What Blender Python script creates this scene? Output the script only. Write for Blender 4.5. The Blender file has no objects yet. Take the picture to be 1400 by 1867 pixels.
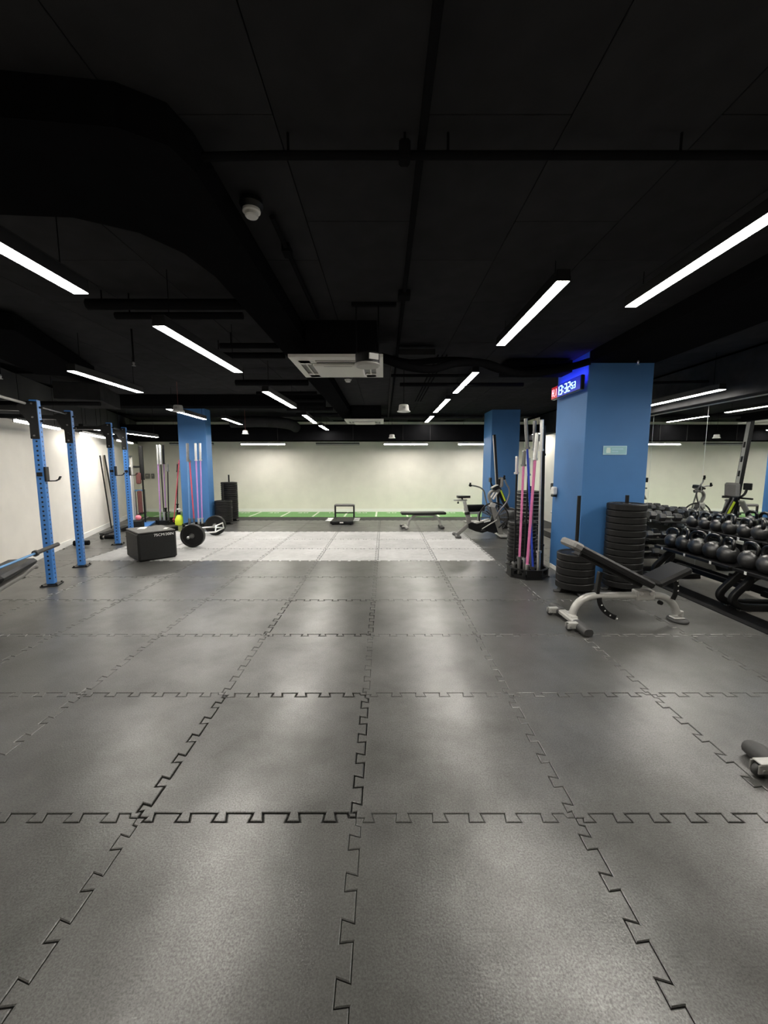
import bpy, math, random
from mathutils import Vector, Matrix, Euler
PI = math.pi
random.seed(7)
SC = bpy.context.scene
COL = SC.collection

# ------------------------------------------------------------------ camera, world, exposure
cam_d = bpy.data.cameras.new('camera'); cam = bpy.data.objects.new('camera', cam_d); COL.objects.link(cam)
cam_d.sensor_fit = 'HORIZONTAL'; cam_d.sensor_width = 36.0; cam_d.lens = 36.0*740/1400
cam_d.clip_start = 0.05
cam.location = (0, 0, 1.6); cam.rotation_euler = (PI/2-0.1155, 0, 0)
SC.camera = cam
w = bpy.data.worlds.new('world'); SC.world = w; w.use_nodes = True
w.node_tree.nodes['Background'].inputs[0].default_value = (0, 0, 0, 1)
w.node_tree.nodes['Background'].inputs[1].default_value = 0.0
vs = SC.view_settings
vs.view_transform = 'Standard'; vs.look = 'None'; vs.gamma = 1.0; vs.use_curve_mapping = False
vs.exposure = 0.0
LAMP = 84.0            # strength of the ceiling lamps
WASH = 85.0            # strength of the wall lamps
WASH_SIDE = 8.0       # strength of those on the slanting wall
SC.cycles.max_bounces = 8; SC.cycles.diffuse_bounces = 5; SC.cycles.glossy_bounces = 5
SC.cycles.sample_clamp_indirect = 6.0

# ------------------------------------------------------------------ materials
MATS = {}
def mat(name, col, rough=0.5, metal=0.0, noise=0.0, nscale=20.0, bump=0.0, bscale=200.0, spec=0.5, rand=0.0, emit=None, estr=0.0, coat=0.0):
    m = bpy.data.materials.new(name); m.use_nodes = True
    nt = m.node_tree; b = nt.nodes['Principled BSDF']
    b.inputs['Base Color'].default_value = (*col, 1); b.inputs['Roughness'].default_value = rough
    b.inputs['Metallic'].default_value = metal; b.inputs['Specular IOR Level'].default_value = spec
    if coat: b.inputs['Coat Weight'].default_value = coat
    tc = nt.nodes.new('ShaderNodeTexCoord')
    if noise or rand:
        n = nt.nodes.new('ShaderNodeTexNoise'); n.inputs['Scale'].default_value = nscale; n.inputs['Detail'].default_value = 6
        nt.links.new(tc.outputs['Object'], n.inputs['Vector'])
        mr = nt.nodes.new('ShaderNodeMapRange'); mr.inputs[1].default_value = .3; mr.inputs[2].default_value = .7
        mr.inputs[3].default_value = 1-noise; mr.inputs[4].default_value = 1+noise
        nt.links.new(n.outputs['Fac'], mr.inputs[0])
        out = mr.outputs[0]
        if rand:
            oi = nt.nodes.new('ShaderNodeObjectInfo')
            r2 = nt.nodes.new('ShaderNodeMapRange'); r2.inputs[3].default_value = 1-rand; r2.inputs[4].default_value = 1+rand
            nt.links.new(oi.outputs['Random'], r2.inputs[0])
            mu = nt.nodes.new('ShaderNodeMath'); mu.operation = 'MULTIPLY'
            nt.links.new(out, mu.inputs[0]); nt.links.new(r2.outputs[0], mu.inputs[1]); out = mu.outputs[0]
        vm = nt.nodes.new('ShaderNodeVectorMath'); vm.operation = 'SCALE'; vm.inputs[0].default_value = col
        nt.links.new(out, vm.inputs['Scale']); nt.links.new(vm.outputs[0], b.inputs['Base Color'])
    if bump:
        n2 = nt.nodes.new('ShaderNodeTexNoise'); n2.inputs['Scale'].default_value = bscale; n2.inputs['Detail'].default_value = 3
        nt.links.new(tc.outputs['Object'], n2.inputs['Vector'])
        bp = nt.nodes.new('ShaderNodeBump'); bp.inputs['Strength'].default_value = bump; bp.inputs['Distance'].default_value = .01
        nt.links.new(n2.outputs['Fac'], bp.inputs['Height']); nt.links.new(bp.outputs[0], b.inputs['Normal'])
    if emit:
        b.inputs['Emission Color'].default_value = (*emit, 1); b.inputs['Emission Strength'].default_value = estr
    MATS[name] = m
    return m

def rubber(name, col, rough, worn, spec=.45):
    """speckled rubber flooring: tone differs from tile to tile, pale scuffs, fine pebbled relief"""
    m = bpy.data.materials.new(name); m.use_nodes = True; nt = m.node_tree; L = nt.links.new
    b = nt.nodes['Principled BSDF']; b.inputs['Specular IOR Level'].default_value = .45
    tc = nt.nodes.new('ShaderNodeTexCoord'); oi = nt.nodes.new('ShaderNodeObjectInfo'); geo = nt.nodes.new('ShaderNodeNewGeometry')
    def noise(scale, detail=5, vec=geo.outputs['Position'], rough=.55):
        n = nt.nodes.new('ShaderNodeTexNoise'); n.inputs['Scale'].default_value = scale; n.inputs['Detail'].default_value = detail
        n.inputs['Roughness'].default_value = rough
        L(vec, n.inputs['Vector']); return n.outputs['Fac']
    def rng(x, a, b_, c, d):
        r = nt.nodes.new('ShaderNodeMapRange'); r.inputs[1].default_value = a; r.inputs[2].default_value = b_
        r.inputs[3].default_value = c; r.inputs[4].default_value = d; L(x, r.inputs[0]); return r.outputs[0]
    def mul(x, y):
        q = nt.nodes.new('ShaderNodeMath'); q.operation = 'MULTIPLY'; L(x, q.inputs[0]); L(y, q.inputs[1]); return q.outputs[0]
    big = rng(noise(1.3, 6), .3, .7, .86, 1.16); mid = rng(noise(9, 6), .3, .7, .92, 1.09); fine = rng(noise(260, 2), .3, .7, .80, 1.2)
    rnd = rng(oi.outputs['Random'], 0, 1, .93, 1.08)
    fac = mul(mul(big, mid), mul(fine, rnd))
    scuff = rng(noise(3.1, 7, rough=.66), .55, .85, 0, worn)
    vm = nt.nodes.new('ShaderNodeVectorMath'); vm.operation = 'SCALE'; vm.inputs[0].default_value = col; L(fac, vm.inputs['Scale'])
    mx = nt.nodes.new('ShaderNodeMix'); mx.data_type = 'RGBA'; L(scuff, mx.inputs[0]); L(vm.outputs[0], mx.inputs[6])
    mx.inputs[7].default_value = (col[0]*1.9, col[1]*1.88, col[2]*1.8, 1)
    L(mx.outputs[2], b.inputs['Base Color'])
    L(rng(noise(2.6, 5, rough=.6), .30, .70, rough, rough+.09), b.inputs['Roughness'])
    L(mul(rng(noise(2.1, 6, rough=.6), .36, .62, spec*.45, spec), rng(noise(140, 3), .35, .65, .55, 1.45)), b.inputs['Specular IOR Level'])
    b1 = nt.nodes.new('ShaderNodeBump'); b1.inputs['Strength'].default_value = .5; b1.inputs['Distance'].default_value = .0011
    L(noise(120, 3), b1.inputs['Height'])
    b2 = nt.nodes.new('ShaderNodeBump'); b2.inputs['Strength'].default_value = .5; b2.inputs['Distance'].default_value = .0012
    L(noise(7, 4), b2.inputs['Height']); L(b2.outputs[0], b1.inputs['Normal']); L(b1.outputs[0], b.inputs['Normal'])
    MATS[name] = m; return m

rubber('tile_dark', (.070, .0695, .066), .285, .25, 1.0)
rubber('tile_light', (.43, .43, .43), .6, .12)
rubber('floor_base', (.045, .045, .043), .7, .1)
rubber('floor_pale', (.20, .19, .175), .55, .2)
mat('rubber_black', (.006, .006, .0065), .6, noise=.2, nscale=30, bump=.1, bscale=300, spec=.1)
mat('wall_white', (.87, .83, .76), .85, noise=.03, nscale=3, bump=.05, bscale=120)
mat('wall_dark', (.05, .049, .048), .85, noise=.08, nscale=4)
mat('white_trim', (.92, .91, .87), .6)
mat('ceiling_black', (.032, .032, .034), .85, noise=.12, nscale=5, rand=.06, spec=0.0)
mat('duct_black', (.007, .007, .0078), .9, noise=.15, nscale=6, spec=0.0)
mat('duct_grey', (.034, .034, .035), .6, noise=.15, nscale=6, spec=0.0)
mat('pipe_black', (.010, .010, .011), .6, noise=.1, nscale=10, spec=0.0)
mat('pillar_blue', (.050, .170, .405), .62, noise=.04, nscale=4, bump=.03, bscale=90)
mat('rack_blue', (.055, .205, .56), .42, noise=.04, nscale=30)
mat('shaft_blue', (.03, .07, .50), .35, noise=.05)
mat('steel_blue', (.16, .34, .62), .35, metal=.3, noise=.05)
mat('shaft_pink', (.72, .20, .42), .4, noise=.06)
mat('shaft_red', (.62, .09, .13), .4, noise=.06)
mat('shaft_purple', (.46, .24, .56), .4, noise=.06)
mat('chrome', (.82, .82, .81), .30, metal=1.0, noise=.05, nscale=40)
mat('steel_dark', (.22, .22, .22), .38, metal=.9, noise=.1)
mat('silver_paint', (.45, .445, .425), .36, metal=.25, noise=.04, nscale=30)
mat('grey_paint', (.22, .215, .205), .4, metal=.2, noise=.05)
mat('black_metal', (.007, .007, .0075), .45, noise=.15, nscale=30, spec=.3)
mat('black_gloss', (.006, .006, .0065), .28, noise=.1, coat=.3)
mat('iron_black', (.014, .014, .0145), .36, noise=.25, nscale=40, bump=.12, bscale=160, spec=1.0)
mat('plate_black', (.008, .008, .008), .5, noise=.25, nscale=35, bump=.06, bscale=250, spec=.3)
mat('vinyl_black', (.010, .010, .0105), .42, noise=.15, nscale=60, bump=.08, bscale=220, spec=.3)
mat('vinyl_grey', (.16, .155, .15), .5, noise=.1, nscale=60)
mat('soft_black', (.009, .009, .009), .6, noise=.2, nscale=40, bump=.1, bscale=260, spec=.3)
mat('soft_lit_top', (.13, .127, .12), .6, noise=.15, nscale=30, bump=.06, bscale=260)  # cover lightened to grey, painting in the lamp light on the box top
mat('rubber_foot', (.05, .05, .05), .6, noise=.15)
mat('plastic_white', (.78, .77, .74), .45)
mat('plastic_grey', (.40, .39, .37), .5)
mat('ac_white', (.74, .72, .68), .5)
mat('ac_slot', (.25, .245, .235), .6)
mat('label_white', (.82, .82, .80), .6)
mat('cable_red', (.25, .07, .05), .6)
mat('maroon', (.14, .045, .04), .55)
mat('pink_ball', (.80, .22, .30), .5)
mat('neon_yellow', (.70, .85, .05), .5)
mat('mirror_glass', (.86, .88, .87), .012, metal=1.0)
mat('mirror_edge', (.75, .78, .77), .3, metal=.5)
mat('sign_teal', (.30, .55, .62), .45)
mat('sign_edge', (.45, .68, .80), .45)
mat('sign_pale', (.66, .80, .78), .5)
mat('lamp_diffuser', (.9, .9, .88), .4, emit=(1.0, .955, .87), estr=LAMP)
mat('wash_diffuser', (.9, .9, .88), .4, emit=(1.0, .96, .88), estr=WASH)
mat('wash_side', (.9, .9, .88), .4, emit=(1.0, .96, .88), estr=WASH_SIDE)
mat('off_diffuser', (.45, .45, .43), .4)
mat('clock_blue', (.01, .01, .08), .3, emit=(.01, .03, 1.0), estr=.42)
mat('glow_helper', (.01, .01, .08), .3, emit=(.08, .06, 1.0), estr=55)  # blue of the strip added on top of the clock
mat('clock_red', (.08, .01, .01), .3, emit=(1.0, .015, .03), estr=.42)
mat('digit_cyan', (.6, .9, 1), .3, emit=(.35, .75, 1.0), estr=3.2)
mat('digit_pink', (1, .6, .7), .3, emit=(1.0, .35, .45), estr=2.6)
mat('turf_line', (.80, .86, .72), .8)
mat('fan_blade', (.10, .13, .19), .35, metal=.3)
mat('tan', (.45, .38, .28), .5)
def turf():
    m = mat('turf', (.21, .44, .16), .9, noise=.35, nscale=60, bump=.5, bscale=400); return m
turf()

# ------------------------------------------------------------------ mesh builder
def frame(d, up=(0, 0, 1)):
    d = Vector(d).normalized(); up = Vector(up)
    if abs(d.dot(up)) > .98: up = Vector((0, 1, 0)) if abs(d.y) < .9 else Vector((1, 0, 0))
    x = up.cross(d).normalized(); y = d.cross(x).normalized()
    return x, y, d
class MB:
    def __init__(s): s.v = []; s.f = []; s.s = []
    def add(s, vs_, fs, smooth=False, M=None):
        o = len(s.v)
        s.v += [tuple(M @ Vector(p)) if M is not None else tuple(p) for p in vs_]
        for f in fs: s.f.append([i+o for i in f]); s.s.append(smooth)
        return s
    def box(s, c, size, R=None, ch=0.0, taper=None):
        hx, hy, hz = size[0]/2, size[1]/2, size[2]/2
        M = Matrix.Translation(Vector(c)) @ (R.to_4x4() if R is not None else Matrix.Identity(4))
        if ch <= 0:
            P = []
            for z in (-1, 1):
                for x, y in ((-1, -1), (1, -1), (1, 1), (-1, 1)):
                    k = taper if (taper and z > 0) else 1
                    P.append((x*hx*k, y*hy*k, z*hz))
            return s.add(P, [(3, 2, 1, 0), (4, 5, 6, 7), (0, 1, 5, 4), (1, 2, 6, 5), (2, 3, 7, 6), (3, 0, 4, 7)], False, M)
        ch = min(ch, hx*.98, hy*.98, hz*.98)
        P = []; idx = {}
        for sx in (-1, 1):
            for sy in (-1, 1):
                for sz in (-1, 1):
                    for ax in range(3):
                        h = [hx, hy, hz]
                        q = [sx*(hx-ch), sy*(hy-ch), sz*(hz-ch)]; q[ax] = (sx, sy, sz)[ax]*h[ax]
                        idx[(sx, sy, sz, ax)] = len(P); P.append(q)
        F = []
        for ax in range(3):
            for sg in (-1, 1):
                o = [a for a in range(3) if a != ax]; loop = []
                for a, b in ((-1, -1), (1, -1), (1, 1), (-1, 1)):
                    k = [0, 0, 0]; k[ax] = sg; k[o[0]] = a; k[o[1]] = b; loop.append(idx[(*k, ax)])
                F.append(loop)
        for a in range(3):
            o = [q for q in range(3) if q != a]
            for s1 in (-1, 1):
                for s2 in (-1, 1):
                    k = [0, 0, 0]; k[o[0]] = s1; k[o[1]] = s2
                    k1 = list(k); k1[a] = -1; k2 = list(k); k2[a] = 1
                    F.append([idx[(*k1, o[0])], idx[(*k2, o[0])], idx[(*k2, o[1])], idx[(*k1, o[1])]])
        for sx in (-1, 1):
            for sy in (-1, 1):
                for sz in (-1, 1): F.append([idx[(sx, sy, sz, 0)], idx[(sx, sy, sz, 1)], idx[(sx, sy, sz, 2)]])
        cc = Vector((0, 0, 0)); G = []
        for f in F:
            p = [Vector(P[i]) for i in f]; n = (p[1]-p[0]).cross(p[2]-p[0]); m = sum(p, cc)/len(p)
            G.append(list(f) if n.dot(m) >= 0 else list(reversed(f)))
        return s.add(P, G, False, M)
    def sweep(s, pts, prof, up=(0, 0, 1), closed=False, caps=True, smooth=True, scale=None):
        """prof: 2-D loop carried along pts (x across, y towards up)"""
        pts = [Vector(p) for p in pts]; n = len(pts); k = len(prof); V = []
        X = None
        for i, p in enumerate(pts):
            if closed: d = pts[(i+1) % n]-pts[i-1]
            else: d = pts[min(i+1, n-1)]-pts[max(i-1, 0)]
            d.normalize()
            if X is None: X, Y, _ = frame(d, up)
            else:
                X = (X-d*X.dot(d))
                if X.length < 1e-5: X, Y, _ = frame(d, up)
                X.normalize(); Y = d.cross(X).normalized()
            q = scale[i] if scale else 1
            for a, b in prof: V.append(p+X*a*q+Y*b*q)
        F = []
        for i in range(n if closed else n-1):
            j = (i+1) % n
            for a in range(k):
                b = (a+1) % k; F.append((i*k+a, i*k+b, j*k+b, j*k+a))
        s.add(V, F, smooth)
        if caps and not closed:
            s.add(V[:k], [list(range(k-1, -1, -1))]); s.add(V[-k:], [list(range(k))])
        return s
    def tube(s, pts, r, n=10, closed=False, caps=True, up=(0, 0, 1), scale=None):
        prof = [(r*math.cos(2*PI*i/n), r*math.sin(2*PI*i/n)) for i in range(n)]
        return s.sweep(pts, prof, up, closed, caps, True, scale)
    def lathe(s, prof, c=(0, 0, 0), axis=(0, 0, 1), n=24, smooth=True, closed=False):
        """prof: (r, h) pairs; sharp corners are made by splitting the strips"""
        x, y, d = frame(axis); c = Vector(c)
        segs = list(zip(prof, prof[1:])) + ([(prof[-1], prof[0])] if closed else [])
        for (r0, h0), (r1, h1) in segs:
            V = []; F = []
            for r, h in ((r0, h0), (r1, h1)):
                for i in range(n):
                    a = 2*PI*i/n; V.append(c+d*h+x*r*math.cos(a)+y*r*math.sin(a))
            for i in range(n):
                j = (i+1) % n
                if r0 < 1e-6: F.append((i, n+j, n+i))
                elif r1 < 1e-6: F.append((i, j, n+i))
                else: F.append((i, j, n+j, n+i))
            s.add(V, F, smooth)
        return s
    def slathe(s, prof, c=(0, 0, 0), axis=(0, 0, 1), n=20):
        """smooth closed lathe (shared rings)"""
        x, y, d = frame(axis); c = Vector(c); V = []; F = []; m = len(prof)
        for r, h in prof:
            for i in range(n):
                a = 2*PI*i/n; V.append(c+d*h+x*max(r, 1e-5)*math.cos(a)+y*max(r, 1e-5)*math.sin(a))
        for q in range(m-1):
            for i in range(n):
                j = (i+1) % n; F.append((q*n+i, q*n+j, q*n+n+j, q*n+n+i))
        return s.add(V, F, True)
    def prism(s, poly, t, o=(0, 0, 0), u=(1, 0, 0), v=(0, 0, 1)):
        """flat outline in the u-v plane, thickness t centred along u x v"""
        u = Vector(u); v = Vector(v); nrm = u.cross(v).normalized(); o = Vector(o); k = len(poly)
        A = [o+u*a+v*b-nrm*t/2 for a, b in poly]; B = [p+nrm*t for p in A]
        return s.add(A+B, [list(range(k-1, -1, -1)), list(range(k, 2*k))]+[(i, (i+1) % k, k+(i+1) % k, k+i) for i in range(k)])
    def mesh(s, name, m):
        me = bpy.data.meshes.new(name); me.from_pydata(s.v, [], s.f); me.update()
        me.polygons.foreach_set('use_smooth', s.s)
        me.materials.append(MATS[m] if isinstance(m, str) else m)
        return me
    def build(s, name, m, parent=None, label=None, loc=None):
        o = bpy.data.objects.new(name, s.mesh(name, m)); COL.objects.link(o)
        if parent is not None: o.parent = parent
        if loc is not None: o.location = loc
        if label: o['label'] = label
        return o
def tag(o, label, cat, group=None):
    o['label'] = label; o['category'] = cat
    if group: o['group'] = group
    return o
def thing(name, label, cat, loc=(0, 0, 0), rz=0.0, group=None):
    o = bpy.data.objects.new(name, None); COL.objects.link(o); o.empty_display_size = .1
    o.location = loc; o.rotation_euler = (0, 0, rz); return tag(o, label, cat, group)
def struct(o):
    o['kind'] = 'structure'; return o
def inst(name, me, parent=None, loc=(0, 0, 0), rot=(0, 0, 0), label=None, scale=None):
    o = bpy.data.objects.new(name, me); COL.objects.link(o); o.location = loc; o.rotation_euler = rot
    if parent is not None: o.parent = parent
    if label: o['label'] = label
    if scale: o.scale = scale
    return o
def dup(root, loc, rz=None, label=None):
    r = root.copy(); COL.objects.link(r); r.location = loc
    if rz is not None: r.rotation_euler = (root.rotation_euler[0], root.rotation_euler[1], rz)
    if label: r['label'] = label
    for ch in root.children:
        c = ch.copy(); COL.objects.link(c); c.parent = r
        for g in ch.children:
            d = g.copy(); COL.objects.link(d); d.parent = c
    return r
def arc(c, r, a0, a1, n, plane='xz', rz=None):
    """points on an arc; angles in degrees"""
    P = []; rz = rz or r
    for i in range(n+1):
        a = math.radians(a0+(a1-a0)*i/n); p = (r*math.cos(a), rz*math.sin(a))
        if plane == 'xz': P.append((c[0]+p[0], c[1], c[2]+p[1]))
        elif plane == 'yz': P.append((c[0], c[1]+p[0], c[2]+p[1]))
        else: P.append((c[0]+p[0], c[1]+p[1], c[2]))
    return P
def spline(P, n=6):
    """Catmull-Rom through P"""
    P = [Vector(p) for p in P]; Q = [P[0]*2-P[1]]+P+[P[-1]*2-P[-2]]; R = []
    for i in range(1, len(Q)-2):
        for k in range(n):
            t = k/n; a, b, c, d = Q[i-1], Q[i], Q[i+1], Q[i+2]
            R.append(.5*((2*b)+(c-a)*t+(2*a-5*b+4*c-d)*t*t+(3*b-a-3*c+d)*t**3))
    R.append(P[-1]); return R
def rrect(w_, h_, r=.3):
    """rounded-rectangle profile"""
    r = min(w_, h_)*r; P = []
    for cx, cy, a0 in ((w_/2-r, h_/2-r, 0), (-w_/2+r, h_/2-r, 90), (-w_/2+r, -h_/2+r, 180), (w_/2-r, -h_/2+r, 270)):
        for k in range(4):
            a = math.radians(a0+30*k); P.append((cx+r*math.cos(a), cy+r*math.sin(a)))
    return P
def Rz(a): return Matrix.Rotation(a, 3, 'Z')
def Ry(a): return Matrix.Rotation(a, 3, 'Y')
def Rx(a): return Matrix.Rotation(a, 3, 'X')
def text(name, body, size, m, parent, M, label=None, thick=.0015, sx=1.0):
    cu = bpy.data.curves.new(name, 'FONT'); cu.body = body; cu.size = size; cu.extrude = thick; cu.align_x = 'CENTER'; cu.align_y = 'CENTER'
    t = bpy.data.objects.new(name, cu); COL.objects.link(t)
    bpy.context.view_layer.update()
    me = bpy.data.meshes.new_from_object(t.evaluated_get(bpy.context.evaluated_depsgraph_get()))
    bpy.data.objects.remove(t); me.materials.clear(); me.materials.append(MATS[m])
    o = bpy.data.objects.new(name, me); COL.objects.link(o); o.matrix_world = M @ Matrix.Diagonal((sx, 1, 1, 1))
    if parent is not None: o.parent = parent
    if label: o['label'] = label
    return o
ORD = ['first', 'second', 'third', 'fourth', 'fifth', 'sixth', 'seventh', 'eighth', 'ninth', 'tenth', 'eleventh', 'twelfth', 'thirteenth',
       'fourteenth', 'fifteenth', 'sixteenth', 'seventeenth', 'eighteenth', 'nineteenth', 'twentieth', 'twenty-first', 'twenty-second', 'twenty-third']

# ------------------------------------------------------------------ room
CEIL = 3.04
YB = 13.9                                  # face of the far wall
XM = 4.69                                  # face of the mirror wall
def lwx(y): return -6.1+.343*(7.4-y)       # face of the slanting wall on the left
LA = math.atan2(.343, 1.0)                 # its angle
LD = Vector((-math.sin(LA), math.cos(LA), 0)); LN = Vector((math.cos(LA), math.sin(LA), 0))   # along it (away), out of it (into the room)

b = MB(); b.box((-1.8, 5.85, -.06), (13.9, 16.3, .09)); floor = struct(b.build('floor', 'floor_base'))
# interlocking rubber tiles -----------------------------------------------------
X0, Y0 = -.126, 1.68
def edge_curve(n=6, amp=.023):
    """dovetail line from 0 to 1: (along, out) pairs, periodic; 'out' swings both ways"""
    P = [(0.0, 0.0), (.036, 0.0)]; p = 1.0/n
    for k in range(n):
        a = k*p
        P += [(a+.07*p if k else .029, -amp), (a+.50*p, -amp), (a+.42*p, amp), (a+1.10*p if k < n-1 else .956, amp)]
    P += [(.964, 0.0)]
    return P
def tile_outline(cut=None, amp=.023):
    E_ = edge_curve(6, amp); P = []
    P += [(a, o) for a, o in E_]                                   # near side, left to right
    if cut is None: P += [(1+o, a) for a, o in E_]                 # right side, going away
    P += [(1, 1)]+[(a, 1+o) for a, o in reversed(E_)]              # far side
    P += [(o, a) for a, o in reversed(E_[1:])]                     # left side
    if cut is not None:
        near = [q for q in [(a, o) for a, o in E_] if q[0] < cut-.01]; far = [(a, 1+o) for a, o in reversed(E_) if a < cut-.01]
        P = near+[(cut, near[-1][1]), (cut, far[0][1])]+far+[(o, a) for a, o in reversed(E_[1:])]
    return P
def offset(P, d):
    n = len(P); R = []
    for i in range(n):
        a, b_, c = Vector(P[i-1]), Vector(P[i]), Vector(P[(i+1) % n])
        e1 = (b_-a).normalized(); e2 = (c-b_).normalized()
        n1 = Vector((-e1.y, e1.x)); n2 = Vector((-e2.y, e2.x)); k = 1+n1.dot(n2)
        m = (n1+n2)/max(k, .35); R.append(b_+m*d)
    return R
def tile_mesh(name, m, cut=None, gap=.0022, amp=.023):
    P = tile_outline(cut, amp); A = offset(P, gap); B = offset(P, gap+.0035); k = len(P)
    V = [(p[0]-.5, p[1]-.5, -.014) for p in A]+[(p[0]-.5, p[1]-.5, -.0025) for p in A]+[(p[0]-.5, p[1]-.5, 0) for p in B]
    q = MB(); F = []
    for i in range(k):
        j = (i+1) % k; F += [(i, j, k+j, k+i), (k+i, k+j, 2*k+j, 2*k+i)]
    F.append(list(range(2*k, 3*k)))
    q.add(V, F); return q.mesh(name, m)
TD = tile_mesh('rubber_tile', 'tile_dark'); TDW = tile_mesh('rubber_tile', 'tile_dark', gap=.0075); TDN = tile_mesh('rubber_tile', 'tile_dark', gap=.0012)
TL = tile_mesh('rubber_tile', 'tile_light', gap=.0065); TC = tile_mesh('rubber_tile', 'tile_dark', cut=.77)
wide = {(-1, 0), (-1, 2)}
for j in range(-3, 11):
    for i in range(-9, 4):
        cx, cy = X0+i+.5, Y0+j+.5
        if cy+.5 > 12.62: continue
        if cx+.45 < lwx(cy-.5): continue
        if i == 3: me = TC
        elif 5 <= j <= 7 and -5 <= i <= 1: me = TL
        else: me = TDW if (i, j) in wide else (TDN if (i*7+j*3) % 3 == 0 else TD)
        inst('rubber_tile', me, floor, (cx, cy, random.uniform(-.001, .0)), (0, 0, random.uniform(-.0012, .0012)))
# floor strip with the shade there put in as black, and pale floor along the mirrors
b = MB(); b.box((3.80, 5.2, -.006), (.30, 10.0, .018), ch=.004); b.build('shaded_strip', 'rubber_black', floor)
b = MB(); b.box((4.33, 5.2, -.009), (.76, 10.0, .012)); b.build('pale_floor', 'floor_pale', floor)

# walls
def wall_box(name, p0, p1, z0, z1, t, m, parent=None):
    """slab whose visible face runs from p0 to p1, thickness t behind it (to the left when walking p0 to p1)"""
    p0, p1 = Vector((*p0, 0)), Vector((*p1, 0)); d = (p1-p0).normalized(); n = Vector((-d.y, d.x, 0))
    q = MB(); V = []
    for z in (z0, z1): V += [p0+Vector((0, 0, z)), p1+Vector((0, 0, z)), p1+n*t+Vector((0, 0, z)), p0+n*t+Vector((0, 0, z))]
    q.add(V, [(3, 2, 1, 0), (4, 5, 6, 7), (0, 1, 5, 4), (1, 2, 6, 5), (2, 3, 7, 6), (3, 0, 4, 7)])
    return q.build(name, m, parent)
struct(wall_box('wall_left', (lwx(-2.2), -2.2), (lwx(YB), YB), -.02, 2.30, .12, 'wall_white'))
struct(wall_box('wall_left_upper', (lwx(-2.2), -2.2), (lwx(YB), YB), 2.30, CEIL, .12, 'wall_dark'))
struct(wall_box('wall_back', (XM+.3, YB), (lwx(YB)-.1, YB), -.02, CEIL, -.12, 'wall_white'))
struct(wall_box('wall_right', (XM+.03, -2.2), (XM+.03, YB), -.02, CEIL, -.12, 'wall_white'))
struct(wall_box('wall_front', (lwx(-2.2), -2.2), (XM+.2, -2.2), -.02, CEIL, -.12, 'wall_white'))
b = MB(); b.box((-1.8, 5.85, CEIL+.09), (13.9, 16.3, .12)); ceiling = struct(b.build('ceiling', 'duct_black'))
b = MB(); b.box((0, 0, .012), (.616, 1.196, .024), ch=.0025); pm = b.mesh('ceiling_panel', 'ceiling_black')
for i in range(-13, 8):
    px = .16-.31+i*.62
    for j in range(0, 14):
        py = -1.6+1.2*j+(.46 if i % 2 else 0.0)
        if px+.3 > XM or px-.25 < lwx(py): continue
        if py > 13.4: continue
        inst('ceiling_panel', pm, ceiling, (px, py, CEIL))
# skirting boards
def skirt(name, p0, p1, h=.11, t=.018): return struct(wall_box(name, p0, p1, 0.0, h, -t, 'white_trim'))
skirt('baseboard_left', (lwx(-2.0), -2.0), (lwx(YB-.03), YB-.03))
struct(wall_box('baseboard_back', (XM, YB), (lwx(YB), YB), 0.0, .10, .018, 'white_trim'))

# turf lane
turf_o = thing('turf_lane', 'strip of green artificial turf with white marks along the far wall', 'turf', (0, 0, 0))
b = MB(); b.add([(-7.65, 12.5, .003), (XM, 12.5, .003), (XM, 13.87, .003), (-8.1, 13.87, .003), (-7.65, 12.5, -.012), (XM, 12.5, -.012)],
                [(0, 1, 2, 3), (4, 5, 1, 0)]); b.build('grass_carpet', 'turf', turf_o)
for k in range(-7, 5):
    b = MB(); b.box((-.25+k*.985, 13.14, .005), (.055, 1.26, .004)); b.build('lane_line', 'turf_line', turf_o)
b = MB(); b.box((-1.6, 13.83, .005), (12.9, .07, .004)); b.build('lane_line', 'turf_line', turf_o)
for k, n in enumerate(['60', '50', '40', '30', '20', '10', '20', '30', '40', '50']):
    text('lane_number', n, .30, 'turf_line', turf_o, Matrix.Translation((-.25-.49+(k-6)*.985, 13.50, .006)), thick=.001, sx=1.25)

# pillars
def pillar(name, x0, x1, y0, y1):
    q = MB(); q.box(((x0+x1)/2, (y0+y1)/2, CEIL/2), (x1-x0, y1-y0, CEIL+.01), ch=.004); return struct(q.build(name, 'pillar_blue'))
pillar('pillar_near', 2.63, 3.47, 5.39, 6.32)
pillar('pillar_far', 2.84, 3.58, 10.88, 11.72)
pillar('pillar_left', -5.34, -4.62, 10.69, 11.02)
b = MB(); b.box((2.622, 5.83, .03), (.014, .90, .06)); struct(b.build('trim_1', 'white_trim'))

# mirrors on the wall at the side: panels with thin seams, dark casing above
mir = thing('wall_mirror', 'tall frameless mirror panels covering the side wall behind the racks', 'mirror', (XM, 0, 0))
for y in (2.4, 3.6, 4.8, 6.0, 7.2, 8.4):
    b = MB(); b.box((.012, y+.6, 1.275), (.02, 1.194, 2.35)); b.build('mirror_panel', 'mirror_glass', mir)
    b = MB(); b.box((.014, y, 1.275), (.02, .006, 2.35)); b.build('mirror_seam', 'mirror_edge', mir)
b = MB(); b.box((.015, 6.0, .05), (.03, 7.2, .10)); b.build('mirror_plinth', 'duct_black', mir)

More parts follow.
